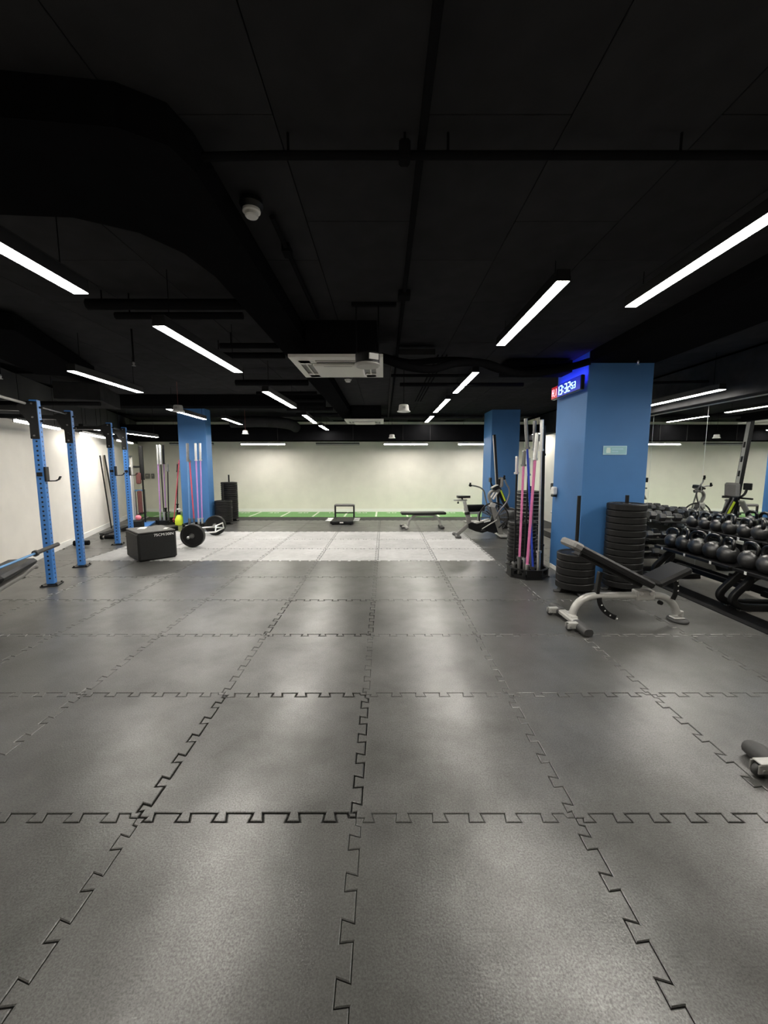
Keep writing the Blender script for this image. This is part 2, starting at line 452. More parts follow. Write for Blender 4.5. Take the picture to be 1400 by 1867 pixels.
# ------------------------------------------------------------------ lamps
def lamp(name, label, p0, p1, group, diff='lamp_diffuser', w_=.094, wires=True, top=CEIL, face=None):
    p0, p1 = Vector(p0), Vector(p1); mid = (p0+p1)/2; d = (p1-p0); L_ = d.length; a = math.atan2(d.y, d.x)
    t = thing(name, label, 'lamp', mid, a, group)
    q = MB()
    if face: q.box((0, w_/2-.004, .03), (L_, .008, .075)); q.box((0, -w_/2+.004, .048), (L_, .008, .034)); q.box((0, 0, .055), (L_, w_-.016, .02))
    else:
        q.box((0, 0, .045), (L_, w_, .05), ch=.004)
        for sy in (-1, 1): q.box((0, sy*(w_/2-.002), .008), (L_, .004, .032))
        for sx in (-1, 1): q.box((sx*(L_/2-.002), 0, .008), (.004, w_, .032))
    q.build('housing', 'black_metal', t)
    q = MB()
    if face: q.box((0, -.004, .015), (L_-.01, w_-.012, .032))
    else: q.box((0, 0, .005), (L_-.01, w_-.010, .030))
    q.build('diffuser', diff, t)
    if wires:
        for sx in (-1, 1):
            q = MB(); q.tube([(sx*(L_/2-.15), 0, .06), (sx*(L_/2-.15), 0, top-mid.z)], .003, 5); q.build('suspension_wire', 'pipe_black', t)
    return t
G = 'linear ceiling lamps'
R1 = 1.22
lamp('linear_lamp', 'long linear lamp in the clock-side row, next to the clock', (R1, 2.92, 2.85), (R1, 4.42, 2.85), G)
lamp('linear_lamp', 'linear lamp in the clock-side row, second after the long one beside the clock', (R1+.02, 5.67, 2.85), (R1+.02, 7.25, 2.85), G)
lamp('linear_lamp', 'short-looking linear lamp in the clock-side row, third along toward the far wall', (R1, 7.92, 2.85), (R1, 9.9, 2.85), G)
lamp('linear_lamp', 'smallest linear lamp at the far end of the clock-side row', (R1, 10.45, 2.83), (R1, 11.9, 2.83), G)
lamp('linear_lamp', 'long bright linear lamp above the mirror side, cut by the picture edge', (1.95, 1.1, 2.85), (1.95, 3.38, 2.85), G)
L1 = -1.62
lamp('linear_lamp', 'linear lamp over the blue rack side, cut by the picture edge', (-1.80, .55, 2.62), (-1.80, 2.55, 2.62), G)
lamp('linear_lamp', 'large linear lamp hanging beside the black duct before the white air conditioner', (L1, 3.05, 2.6), (L1+.05, 4.53, 2.6), G)
lamp('linear_lamp', 'linear lamp beside the black duct, first one past the near air conditioner', (L1, 5.69, 2.6), (L1+.04, 7.3, 2.6), G)
lamp('linear_lamp', 'small linear lamp beside the duct, between the two air conditioners', (L1+.02, 8.3, 2.6), (L1-.03, 9.9, 2.6), G)
lamp('linear_lamp', 'smallest linear lamp beside the duct, nearest the far bulkhead', (L1, 10.5, 2.6), (L1, 11.85, 2.6), G)
lamp('linear_lamp', 'linear lamp hanging over the floor in front of the blue rack posts', (-3.36, 4.5, 2.61), (-3.40, 5.82, 2.61), G)
lamp('linear_lamp', 'linear lamp in front of the slim blue pillar top, partly behind a white pendant', (-3.98, 7.65, 2.63), (-4.05, 9.35, 2.63), G)
lamp('linear_lamp', 'small linear lamp beside the slim blue pillar, toward the far wall', (-3.62, 9.35, 2.65), (-3.72, 10.75, 2.65), G)
lamp('linear_lamp', 'linear lamp hung low behind the last blue rack post', (-5.95, 9.4, 2.33), (-5.98, 10.85, 2.33), G)
lamp('linear_lamp', 'short linear lamp hung low between second and third blue posts', (-5.93, 8.08, 2.33), (-5.95, 8.7, 2.33), G)
lamp('linear_lamp', 'tiny linear lamp hung low by the third blue post top', (-6.4, 9.2, 2.33), (-6.42, 9.75, 2.33), G)
lamp('linear_lamp', 'linear lamp directly above the mirror top edge, beside the big pillar', (4.30, 5.30, 2.56), (4.30, 6.95, 2.56), G)
lamp('linear_lamp', 'linear lamp added above the mirror to light the kettlebells, out of frame', (4.30, 2.7, 2.56), (4.30, 4.35, 2.56), G)  # unseen lamp added to brighten the kettlebells
lamp('linear_lamp', 'short linear lamp glimpsed behind the barbells between the two blue pillars', (4.36, 11.55, 2.49), (4.36, 12.15, 2.49), G)
G = 'wall lamps'
for k, (x, on) in enumerate(((-6.8, 0), (-4.53, 1), (-2.16, 0), (.0, 1), (2.36, 1))):
    nm = ['unlit slim wall lamp at the far wall behind the slim pillar', 'lit slim wall lamp on the far wall beside the slim pillar', 'unlit black wall lamp at the far wall beyond the duct',
          'lit slim wall lamp on the far wall above the push sled', 'lit slim wall lamp on the far wall running behind the far pillar'][k]
    lamp('wall_lamp', nm, (x, YB-.85, 2.235), (x+1.38, YB-.85, 2.235), G, 'wash_diffuser' if on else 'off_diffuser', .075, True, face=True)
for k, y in enumerate((3.3, 5.55, 7.8, 10.1)):
    o = Vector((lwx(y), y, 2.19))+LN*.42
    nm = ['slim wall lamp along the white side wall before the rack', 'slim black wall lamp on the side wall between first and second posts', 'slim wall lamp on the side wall behind third blue post',
          'slim wall lamp on the side wall near the cable machine'][k]
    lamp('wall_lamp', nm, o, o+LD*1.4, G, 'wash_side', .06, True, face=True)

# ------------------------------------------------------------------ ducts, pipes and fittings under the ceiling
def tthing(name, mb, m, label, cat, group=None): return tag(mb.build(name, m), label, cat, group)
b = MB(); b.prism([(-.83, 12.0), (-.83, 1.95), (-.87, 1.80), (-1.02, 1.71), (-1.45, 1.66), (-3.2, 1.56), (-3.2, 2.24), (-2.05, 2.25), (-1.62, 2.28), (-1.36, 2.42), (-1.22, 2.64), (-1.155, 2.95), (-1.15, 12.0)], .158, (0, 0, 2.96), (1, 0, 0), (0, 1, 0))
tthing('air_duct', b, 'duct_black', 'long flat black duct beside the air conditioners, bending sideways near the camera', 'duct')
b = MB(); b.box((-1.6, 12.35, 2.54), (12.6, .66, .46), ch=.006); bulk = struct(b.build('beam_back', 'duct_black'))
for x in (-5.2, -3.1, -.9, .55, 1.35, 3.2): 
    b = MB(); b.box((x, 12.012, 2.54), (.012, .02, .46)); b.build('joint_strip', 'duct_grey', bulk)
b = MB(); b.tube([(-.75, 11.8, 2.955), (2.8, 11.8, 2.955)], .045, 10); tthing('ceiling_pipe', b, 'duct_grey', 'grey pipe running across just in front of the far bulkhead', 'pipe')
b = MB(); b.box((-3.5, 8.74, 2.92), (4.5, .38, .23), ch=.006); tthing('air_duct', b, 'duct_black', 'wide black duct crossing overhead before the slim blue pillar', 'duct')
b = MB(); b.box((-4.95, 7.0, 2.74), (.62, 1.1, .26), R=Rz(LA), ch=.006); tthing('air_duct', b, 'duct_grey', 'boxy dark duct above the blue rack posts', 'duct')
b = MB(); b.tube(spline([(-4.2, 11.35, 2.76), (-3.4, 11.36, 2.78), (-2.85, 11.45, 2.76), (-2.6, 11.65, 2.72), (-2.56, 11.96, 2.68)], 6), .15, 14); tthing('round_duct', b, 'duct_grey', 'round dark duct curving into the far bulkhead', 'duct')
b = MB(); b.box((-4.15, 4.9, 2.93), (.7, 2.2, .16), R=Rz(LA), ch=.006); tthing('air_duct', b, 'duct_black', 'flat black duct slanting above the first blue post', 'duct')
b = MB(); b.tube([(-6.1, 6.05, 2.5), (-4.2, 6.15, 2.5)], .03, 8); tthing('ceiling_pipe', b, 'pipe_black', 'black pipe stub beneath the slanting duct by the side wall', 'pipe')
# pipes across the room between the duct and the side
for k, (y, x0, x1, r, z, nm) in enumerate(((3.56, -2.47, -1.16, .045, 2.93, 'thick black pipe crossing beside the long duct, nearest the camera'), (3.62, -2.28, -1.2, .03, 2.86, 'thin black pipe just beyond the thick crossing pipe'),
        (4.64, -1.80, -1.16, .03, 2.9, 'black crossing pipe level with the near air conditioner front'), (4.92, -2.05, -1.16, .035, 2.87, 'black crossing pipe beside the near air conditioner'),
        (6.4, -2.27, -1.16, .045, 2.85, 'thick crossing pipe just past the near air conditioner'), (7.2, -2.2, -1.16, .03, 2.83, 'thin crossing pipe past the near air conditioner'),
        (8.15, -1.75, -1.16, .04, 2.86, 'crossing pipe midway between the two air conditioners'), (9.4, -2.2, -1.16, .04, 2.86, 'crossing pipe before the far air conditioner'), (10.4, -2.2, -1.16, .035, 2.86, 'crossing pipe beside the far air conditioner'))):
    b = MB(); b.tube([(x0, y, z), (x1, y, z)], r, 8); t = tthing('ceiling_pipe', b, 'pipe_black', nm, 'pipe', 'pipes crossing beside the duct')
    b = MB(); b.tube([(x0+.12, y, z), (x0+.12, y, CEIL)], .006, 5); b.build('hanger', 'pipe_black', t)
# long pipes
b = MB(); b.tube([(.165, 1.2, 3.0), (.165, 11.9, 3.0)], .018, 8); b.box((.165, 3.52, 2.985), (.10, .12, .05), ch=.006); tthing('conduit', b, 'pipe_black', 'black conduit running away along the middle of the ceiling', 'pipe')
b = MB(); b.tube([(.12, 5.3, 2.95), (.12, 11.7, 2.95)], .028, 8); tthing('conduit', b, 'duct_grey', 'grey pipe running away beside the white bell pendant', 'pipe')
for k in range(3):
    b = MB(); b.tube([(.68+.055*k, 5.3, 2.97), (.68+.055*k, 9.0, 2.97)], .011, 6); tthing('conduit', b, 'pipe_black', ['thin conduit of the trio, on the side of the middle', 'thin conduit in the middle of the trio', 'thin conduit of the trio, on the side of the clock'][k], 'pipe', 'trio of thin conduits')
b = MB(); b.tube([(-.64, 2.5, 3.01), (-.64, 4.1, 3.01)], .016, 8); b.box((-.64, 2.86, 3.005), (.05, .1, .05)); tthing('conduit', b, 'pipe_black', 'black conduit leading from the smoke detector to the air conditioner', 'pipe')
b = MB(); b.tube([(-.80, 1.96, 2.95), (-.5, 1.95, 2.95), (2.58, 1.95, 2.95)], .018, 10)
for x in (-.42, .09, .28, 1.3): b.tube([(x, 1.95, 2.95), (x, 1.95, CEIL)], .006, 5)
b.box((.09, 1.95, 2.96), (.05, .07, .08), ch=.01); tthing('sprinkler_pipe', b, 'pipe_black', 'black sprinkler pipe crossing overhead close to the camera', 'pipe')
b = MB(); b.tube([(.1, 5.95, 2.86), (1.3, 5.95, 2.86)], .022, 8); b.tube([(.25, 6.6, 2.86), (2.2, 6.6, 2.86)], .03, 8)
tthing('ceiling_pipe', b, 'pipe_black', 'pair of black pipes crossing between white pendant and pillar', 'pipe')
b = MB(); b.box((.4, 5.16, 2.955), (.44, .16, .07), ch=.005); tthing('cable_tray', b, 'duct_grey', 'short dark cable tray beside the near air conditioner', 'tray')
hoses = (([(-.03, 4.75, 2.80), (.25, 4.8, 2.72), (.55, 4.85, 2.70), (.85, 4.9, 2.78), (1.2, 5.0, 2.80), (1.55, 5.1, 2.72), (1.9, 5.25, 2.74), (2.35, 5.4, 2.84), (2.6, 5.3, 2.9)], .045, 'thick flexible hose snaking from air conditioner to the clock pillar'),
         ([(-.03, 4.9, 2.86), (.3, 4.95, 2.80), (.7, 5.0, 2.84), (1.1, 5.15, 2.86), (1.5, 5.3, 2.78), (1.95, 5.45, 2.84), (2.5, 5.6, 2.92)], .035, 'thinner flexible hose beside the thick snaking hose'))
for P, r, nm in hoses:
    b = MB(); b.tube(spline(P, 6), r, 10); tthing('flexible_hose', b, 'duct_black', nm, 'hose', 'flexible hoses')
b = MB(); b.box((2.1, 5.85, 2.93), (.9, .34, .16), ch=.005); tthing('air_duct', b, 'duct_black', 'short black duct above the clock', 'duct')
b = MB(); b.box((4.605, 6.5, 2.745), (.20, 10.9, .55), ch=.005); tthing('bulkhead_box', b, 'duct_grey', 'long dark boxing above the mirror', 'bulkhead')
b = MB(); b.box((3.05, 2.0, 2.97), (.84, 6.76, .15), ch=.005); tthing('air_duct', b, 'duct_black', 'broad black boxing overhead leading to the clock pillar', 'duct')
b = MB(); b.tube([(3.5, 5.95, 2.75), (4.5, 5.8, 2.75)], .02, 8); tthing('ceiling_pipe', b, 'pipe_black', 'black pipe from the clock pillar to the mirror wall', 'pipe')
b = MB()
for k in range(4): b.tube([(1.1+.0*k, .62+.05*k, 3.0), (2.2, .74+.05*k, 3.0)], .012, 6)
tthing('cable_bundle', b, 'duct_grey', 'faint bundle of cables overhead at the top corner', 'cable')

# air conditioners
def aircon(loc, label):
    t = thing('air_conditioner', label, 'air conditioner', loc, 0, 'ceiling air conditioners')
    q = MB(); q.box((.05, 0, .2), (.72, .84, .36), ch=.01); q.build('body', 'duct_black', t)
    q = MB()
    for a in range(4):                                             # frame of four mitred bars with slots between frame and grille
        M = Rz(a*PI/2)
        q.add([M @ Vector(p) for p in ((-.475, -.475, .0), (.475, -.475, .0), (.395, -.395, -.012), (-.395, -.395, -.012), (-.475, -.475, .03), (.475, -.475, .03))], [(0, 3, 2, 1), (0, 1, 5, 4)])
        q.box(M @ Vector((.0, -.335, -.008)), (.22*2, .014, .012) if a % 2 == 0 else (.014, .44, .012))
        for sx in (-1, 1): q.box(M @ Vector((sx*.31, -.335, -.006)), ((.18, .12, .014) if a % 2 == 0 else (.12, .18, .014)), ch=.004)
    q.build('fascia', 'ac_white', t)
    q = MB(); q.box((0, 0, .004), (.80, .80, .006)); q.build('slot', 'ac_slot', t, 'grey air slots')
    q = MB(); q.box((0, 0, -.022), (.53, .53, .036), ch=.012); g = q.build('grille', 'ac_white', t)
    q = MB(); q.box((0, -.25, -.041), (.30, .008, .002)); q.build('grille_slit', 'ac_slot', g)
    return t
aircon((-.485, 4.68, 2.67), 'large white ceiling air conditioner, the near one under its black box')
aircon((-.485, 10.5, 2.68), 'small-looking white ceiling air conditioner at the far end of the duct')

# suspended speaker, pendants, detectors
t = thing('suspended_speaker', 'round black speaker with pale underside hanging before the air conditioner', 'speaker', (-.15, 3.82, 2.5))
b = MB(); b.lathe([(0, .10), (.105, .10), (.11, .09), (.11, .01)], n=28); b.build('can', 'black_metal', t)
b = MB(); b.lathe([(.11, .012), (.118, .008), (.118, -.004), (.10, -.016), (0, -.020)], n=28); b.build('rim', 'plastic_grey', t, 'pale rim and grille')
b = MB(); b.box((.06, -.096, .055), (.09, .012, .05), R=Rz(.5)); b.build('sticker', 'label_white', t)
for sx in (-1, 1):
    b = MB(); b.tube([(sx*.1, 0, .09), (sx*.1, 0, .54)], .006, 6); b.build('rod', 'pipe_black', t)
b = MB(); b.box((.06, 0, .525), (.4, .04, .03)); b.build('bracket', 'pipe_black', t)
def pendant(loc, s, label, top, red=True):
    t = thing('bell_pendant', label, 'speaker', loc, 0, 'white bell-shaped ceiling pendants')
    q = MB(); q.slathe([(.001, .115), (.075, .115), (.085, .10), (.095, .02), (.118, .0), (.12, -.008), (.11, -.012), (.001, -.014)], n=20); o = q.build('shade', 'plastic_white', t); o.scale = (s, s, s)
    q = MB(); q.box((.0, -.093*s, .055*s), (.05*s, .008, .04*s)); q.build('clip', 'plastic_grey', t)
    q = MB(); q.tube([(0, 0, .11*s), (0, 0, top-loc[2])], .004, 6); q.build('cord', 'cable_red' if red else 'pipe_black', t)
pendant((.30, 6.3, 2.41), .85, 'white bell pendant hanging beside the near air conditioner', CEIL, False)
pendant((.22, 11.35, 2.34), .8, 'small white bell pendant before the far bulkhead above the sled', CEIL, False)
pendant((-3.68, 10.95, 2.42), .75, 'white bell pendant on red cord between slim pillar and far lamp', CEIL)
pendant((-3.62, 7.3, 2.54), .88, 'white bell pendant overlapping the lamp above the slim pillar', CEIL)
def detector(loc, s, label):
    t = thing('smoke_detector', label, 'smoke detector', loc, 0, 'smoke detectors')
    q = MB(); q.lathe([(0, .06), (.07, .06), (.075, .03), (.06, .0)], n=20); o = q.build('base', 'black_metal', t); o.scale = (s, s, s)
    q = MB(); q.lathe([(.052, .012), (.056, .0), (.056, -.012), (.042, -.016), (.042, -.034), (.036, -.042), (0, -.044)], n=24); o = q.build('head', 'plastic_white', t); o.scale = (s, s, s)
detector((-.72, 2.38, 2.975), .85, 'white round smoke detector overhead beside the long black duct')
detector((-.58, 6.75, 2.97), 1.0, 'small white smoke detector between the two air conditioners')
t = thing('ceiling_sprinkler', 'tiny silver sprinkler head hanging above the front of the clock pillar', 'sprinkler', (2.98, 4.93, 2.80), 0, 'sprinkler heads')
b = MB(); b.tube([(0, 0, .02), (0, 0, .1)], .008, 6); b.build('pipe_stub', 'pipe_black', t)
b = MB(); b.lathe([(0, -.03), (.022, -.03), (.008, -.022), (.012, 0), (.006, .02), (0, .02)], n=10); b.build('head', 'chrome', t)
dup(t, (-4.35, 4.75, 2.60), None, 'tiny silver sprinkler head above the first blue rack post')
for o in [x for x in COL.objects if x.name.startswith('ceiling_sprinkler.')]:
    b = MB(); b.tube([(0, 0, .1), (0, 0, .26)], .008, 6); b.build('drop_pipe', 'pipe_black', o)
t = thing('ceiling_sprinkler', 'thin black sprinkler drop hanging beside the large duct-side lamp', 'sprinkler', (-2.62, 4.4, 2.66), 0, 'sprinkler heads')
b = MB(); b.tube([(0, 0, 0), (0, 0, .34)], .010, 6); b.build('pipe_stub', 'pipe_black', t)
b = MB(); b.lathe([(0, -.03), (.02, -.03), (.008, -.022), (.012, 0), (.006, .02), (0, .02)], n=10); b.build('head', 'steel_dark', t)

# ------------------------------------------------------------------ blue racks
def rack_post(par, x, y, h=2.42, gusset=True, hook=None):
    a = .09
    q = MB(); q.box((x, y, h/2+.012), (a, a, h-.02), ch=.006); p = q.build('post', 'rack_blue', par)
    q = MB(); n = int((h-.15)/.06)
    for k in range(n):
        z = .10+.06*k
        q.lathe([(0, .0006), (.0125, .0006)], (x, y-a/2, z), (0, -1, 0), 8, False)
        q.lathe([(0, .0006), (.0125, .0006)], (x+a/2, y, z), (1, 0, 0), 8, False)
    q.build('post_holes', 'black_metal', p)['kind'] = 'stuff'
    q = MB(); q.box((x, y, .008), (.20, .20, .014), ch=.003)
    for sx in (-1, 1):
        for sy in (-1, 1): q.lathe([(0, .03), (.011, .03), (.011, .014)], (x+sx*.08, y+sy*.08, 0), (0, 0, 1), 6, False)
    q.build('foot_plate', 'black_metal', par)
    if gusset:
        q = MB(); q.box((x-.006, y-a/2-.008, h-.255), (.098, .012, .47), ch=.004)
        q.prism([(-.045, .02), (-.16, -.02), (-.16, -.06), (-.045, -.26)], .012, (x-.005, y-a/2-.008, h-.05))
        g = q.build('gusset_plate', 'black_metal', par)
        q = MB()
        for z in (h-.05, h-.22, h-.45):
            q.lathe([(0, .012), (.012, .012), (.012, 0)], (x-.01, y-a/2-.014, z), (0, -1, 0), 6, False)
        q.build('bolt', 'steel_dark', g)
        q = MB()
        for z in (h-.09, h-.26): q.lathe([(0, .035), (.013, .035), (.013, 0)], (x+a/2, y, z), (1, 0, 0), 8, False)
        q.build('bolt_end', 'black_metal', g)
    if hook:
        z = hook
        q = MB(); q.box((x+a/2+.012, y, z+.02), (.022, .098, .19), ch=.004)
        q.sweep([(x+.05, y, z-.07), (x+.15, y, z-.068), (x+.185, y, z-.05), (x+.205, y, z-.01)], rrect(.05, .014), up=(0, 0, 1), smooth=False)
        q.box((x, y-a/2-.008, z+.02), (.06, .012, .05), ch=.003)
        q.build('bar_hook', 'black_metal', par)
r1 = thing('pull_up_rack', 'tall blue rack bolted to the side wall, the one closer to the camera', 'rack', (-4.455, 5.30, 0), LA, 'blue wall racks')
rack_post(r1, 0, 0, hook=1.46); rack_post(r1, 0, 1.07); rack_post(r1, 0, -1.75)
for y in (0, 1.07, -1.75):
    b = MB(); b.box((-.445, y, 2.31), (.80, .06, .06), ch=.004); b.build('wall_arm', 'black_metal', r1)
b = MB(); b.tube([(-.08, -1.75, 2.37), (-.08, 0, 2.37)], .016, 10); b.build('pull_up_bar', 'silver_paint', r1, 'pale pull-up bar')
b = MB(); b.tube([(-.02, 0, 2.36), (-.02, 1.07, 2.36)], .010, 8); b.build('tie_bar', 'steel_dark', r1)
b = MB(); b.lathe([(0, .05), (.022, .05), (.03, .02), (.012, 0)], (0, 1.07-.045, 2.06), (0, -1, 0), 10); b.build('pin_knob', 'black_metal', r1)
r2 = thing('pull_up_rack', 'tall blue rack at the far part of the side wall behind the soft box', 'rack', (-5.39, 8.10, 0), LA, 'blue wall racks')
rack_post(r2, 0, 0, hook=1.46); rack_post(r2, 0, 1.05, hook=1.44)
for y in (0, 1.05):
    b = MB(); b.box((-.36, y, 2.31), (.62, .06, .06), ch=.004); b.build('wall_arm', 'black_metal', r2)
b = MB(); b.tube([(-.08, 0, 2.37), (-.08, 1.05, 2.37)], .016, 10); b.build('pull_up_bar', 'steel_dark', r2)

# ------------------------------------------------------------------ barbells
def barbell(name, label, p0, p1, shaft, sleeve, ls0, ls1, group=None, rs=.0245, rb=.014, cat='barbell', collar=True):
    p0, p1 = Vector(p0), Vector(p1); d = p1-p0; L_ = d.length
    t = thing(name, label, cat, p0, 0, group); t.rotation_euler = d.to_track_quat('Z', 'Y').to_euler()
    q = MB(); q.tube([(0, 0, ls0), (0, 0, L_-ls1)], rb, 10); q.build('shaft', shaft, t)
    for z0, z1, c in ((0, ls0, ls0), (L_-ls1, L_, L_-ls1)):
        q = MB(); q.lathe([(0, z0), (rs-.004, z0), (rs, z0+.006), (rs, z1-.006), (rs-.004, z1), (0, z1)], n=14)
        s_ = q.build('sleeve', sleeve, t)
        if collar:
            q = MB(); e = .014; q.lathe([(rs, c-e), (.037, c-e), (.037, c+e), (rs*.5, c+e)], n=14); q.build('collar', sleeve, s_)
    return t
# the blue bar resting on the bench by the first rack
barbell('barbell', 'blue-shafted barbell with dark sleeve lying across the bench by the first blue post', (-4.10, 5.03, .610), (-3.97, 2.90, .392), 'steel_blue', 'rubber_foot', .37, .37)
t = thing('flat_bench', 'black padded bench with grey rail under the blue barbell by the first blue post', 'bench', (-4.175, 4.366, 0), .40, 'training benches')
b = MB(); b.box((0, 0, .442), (.30, .92, .08), ch=.03); b.build('pad', 'vinyl_black', t)
b = MB(); b.box((0, -.05, .385), (.08, .7, .05), ch=.008); b.box((-.10, .1, .37), (.24, .06, .05), ch=.006); b.box((-.2, .1, .2), (.06, .06, .36), ch=.006); b.box((-.02, -.36, .2), (.06, .06, .36), ch=.006); b.build('frame', 'black_metal', t)
b = MB(); b.sweep([(-.02, -.45, .30), (.05, .1, .345), (.06, .42, .385), (.06, .50, .36)], rrect(.15, .05), up=(0, 0, 1)); b.build('side_rail', 'grey_paint', t, 'grey rail along the side')
for x, y in ((-.24, .1), (-.1, -.36)):
    b = MB(); b.box((x, y, .03), (.22, .08, .055), ch=.015); b.build('foot_bar', 'rubber_foot', t)

# ------------------------------------------------------------------ soft plyometric box
t = thing('plyo_box', 'large black soft jump box with 75CM/30IN print standing by the blue racks', 'box', (-4.03, 6.54, 0), math.radians(45.7))
b = MB(); b.box((.30, .36, .238), (.60, .72, .472), ch=.03); b.build('body', 'soft_black', t)
b = MB(); b.box((.30, .36, .483), (.585, .705, .022), ch=.010); b.build('top_panel', 'soft_lit_top', t, 'top panel painted lighter grey for the light on it')
for x, y, w_, h_ in ((.22, .52, .12, .22), (.50, .20, .06, .16)):
    b = MB(); b.box((x, y, .4965), (w_, h_, .004), R=Rz(-.5)); b.build('label', 'label_white', t, 'white label on the top')
text('size_print', '75CM/30IN', .062, 'label_white', t, Matrix.Translation((.40, -.0012, .425)) @ Matrix.Rotation(PI/2, 4, 'X'), 'white size lettering', .001, 1.05)
b = MB(); b.tube([(.005, .01, .46), (.30, -.002, .462), (.6, .01, .46)], .004, 6); b.build('seam', 'soft_black', t)

# ------------------------------------------------------------------ bumper plates
def plate_mesh(name, r, th, m='plate_black', bore=.027):
    q = MB(); e = min(.010, th*.18); h = th/2
    P = [(bore, -h+.004), (.055, -h), (.06, -h+.010), (r*.80, -h+.012), (r*.86, -h), (r-e, -h), (r, -h+e), (r, h-e), (r-e, h), (r*.86, h), (r*.80, h-.012), (.06, h-.010), (.055, h), (bore, h-.004)]
    q.lathe(P, n=36, closed=True); return q.mesh(name, m)
PL_ = {}
RIM = MB(); RIM.lathe([(.2245, -.004), (.2262, -.003), (.2262, .003), (.2245, .004)], n=36); RIM = RIM.mesh('rim_line', 'plastic_grey')
def plate(label, loc, th, group, rot=(0, 0, 0), r=.225, rim=False):
    k = (r, round(th, 3))
    if k not in PL_:
        q = MB(); h = th/2; q.lathe([(.0265, -h-.0005), (.05, -h-.0005), (.05, -h+.004)], n=20); q.lathe([(.05, h-.004), (.05, h+.0005), (.0265, h+.0005)], n=20)
        PL_[k] = (plate_mesh('rubber_disc', r, th), q.mesh('hub_ring', 'steel_dark'))
    t = thing('bumper_plate', label, 'weight plate', loc, 0, group); t.rotation_euler = rot
    inst('rubber_disc', PL_[k][0], t); inst('hub_ring', PL_[k][1], t)
    if rim: inst('rim_line', RIM, t, label='pale line around the rim')
    return t
def stand(label, x, y, top, r=.022, rz=0.0):
    t = thing('plate_stand', label, 'plate stand', (x, y, 0), rz, 'vertical plate stands')
    q = MB(); q.tube([(0, 0, .05), (0, 0, top)], r, 14); q.build('pole', 'black_metal', t)
    q = MB(); q.prism([(-.21, .0), (.21, .0), (.18, .055), (-.18, .055)], .10, (0, 0, 0)); q.prism([(-.21, .0), (.21, .0), (.18, .055), (-.18, .055)], .10, (0, 0, 0), (0, 1, 0)); q.build('base', 'black_metal', t)
    for sx, sy in ((-1, 0), (1, 0), (0, -1), (0, 1)):
        q = MB(); q.box((sx*.22, sy*.22, .012), (.07, .07, .022), ch=.006); q.build('foot', 'rubber_foot', t)
    return t
def column(x, y, n, th, top, where, group, z0=.06, jig=.006, r=.225, rim=False):
    stand('black upright stand holding the '+where, x, y, top)
    for k in range(n):
        o = n-1-k
        nm = ('topmost' if o == 0 else 'lowest' if k == 0 else ORD[o]+' from the top')
        plate('black bumper plate, '+nm+' of the '+where, (x+random.uniform(-jig, jig)*.6, y+random.uniform(-jig, jig)*.6, z0+th*(k+.5)), th-.003, group, r=r, rim=rim)
column(2.42, 5.02, 5, .090, 1.22, 'low stack by the clock pillar corner', 'plates of the low stack', jig=.003)
column(3.07, 5.11, 13, .0815, 1.22, 'tall stack before the clock pillar', 'plates of the tall stack', jig=.003)
column(2.50, 6.95, 17, .0645, 1.24, 'tall stack behind the upright barbells', 'plates behind the barbells', jig=.003, rim=True)
column(2.235, 6.50, 11, .058, .80, 'short stack beside the upright barbells', 'plates beside the barbells', jig=.003)
column(-4.345, 10.93, 13, .045, 1.14, 'short stack beside the slim pillar', 'plates of the short slim-pillar stack', jig=.003)
column(-4.43, 11.62, 18, .0585, 1.32, 'taller stack behind the slim pillar', 'plates of the taller slim-pillar stack', jig=.003)

# ------------------------------------------------------------------ trap bar with two plates on the pale tiles
tb = thing('trap_bar', 'silver hexagonal trap bar loaded with two black plates on the pale tiles', 'barbell', (-3.80, 8.52, .225), math.atan2(1.62, -.14))
b = MB(); hexp = [(-.42, 0, 0), (-.28, .30, .0), (.28, .30, .0), (.42, 0, 0), (.28, -.30, .0), (-.28, -.30, .0)]
b.tube(hexp, .016, 10, closed=True); b.build('hex_frame', 'chrome', tb)
b = MB(); b.tube(spline([(.42, 0, 0), (.52, 0, .0), (.60, 0, 0)], 3), .018, 10); b.tube([(-.42, 0, 0), (-.60, 0, 0)], .018, 10); b.build('neck', 'chrome', tb)
for s_ in (-1, 1):
    b = MB(); b.tube([(-.28, s_*.30, .0), (-.22, s_*.30, .12), (.22, s_*.30, .12), (.28, s_*.30, 0)], .014, 8); b.build('handle', 'chrome', tb)
    b = MB(); b.lathe([(0, .60), (.035, .60), (.035, .625), (.025, .625), (.025, .93), (.018, .94), (0, .94)], (0, 0, 0), (s_, 0, 0), 16); b.build('sleeve', 'chrome', tb)
ax = Vector((math.cos(math.atan2(1.62, -.14)), math.sin(math.atan2(1.62, -.14)), 0))
for s_, nm in ((-1, 'thick black bumper plate on the near end of the silver trap bar'), (1, 'thick black bumper plate on the far end of the silver trap bar')):
    plate(nm, tuple(Vector((-3.80, 8.52, .2265))+ax*s_*.685), .11, 'plates on the trap bar', (PI/2, 0, math.atan2(1.62, -.14)-PI/2))

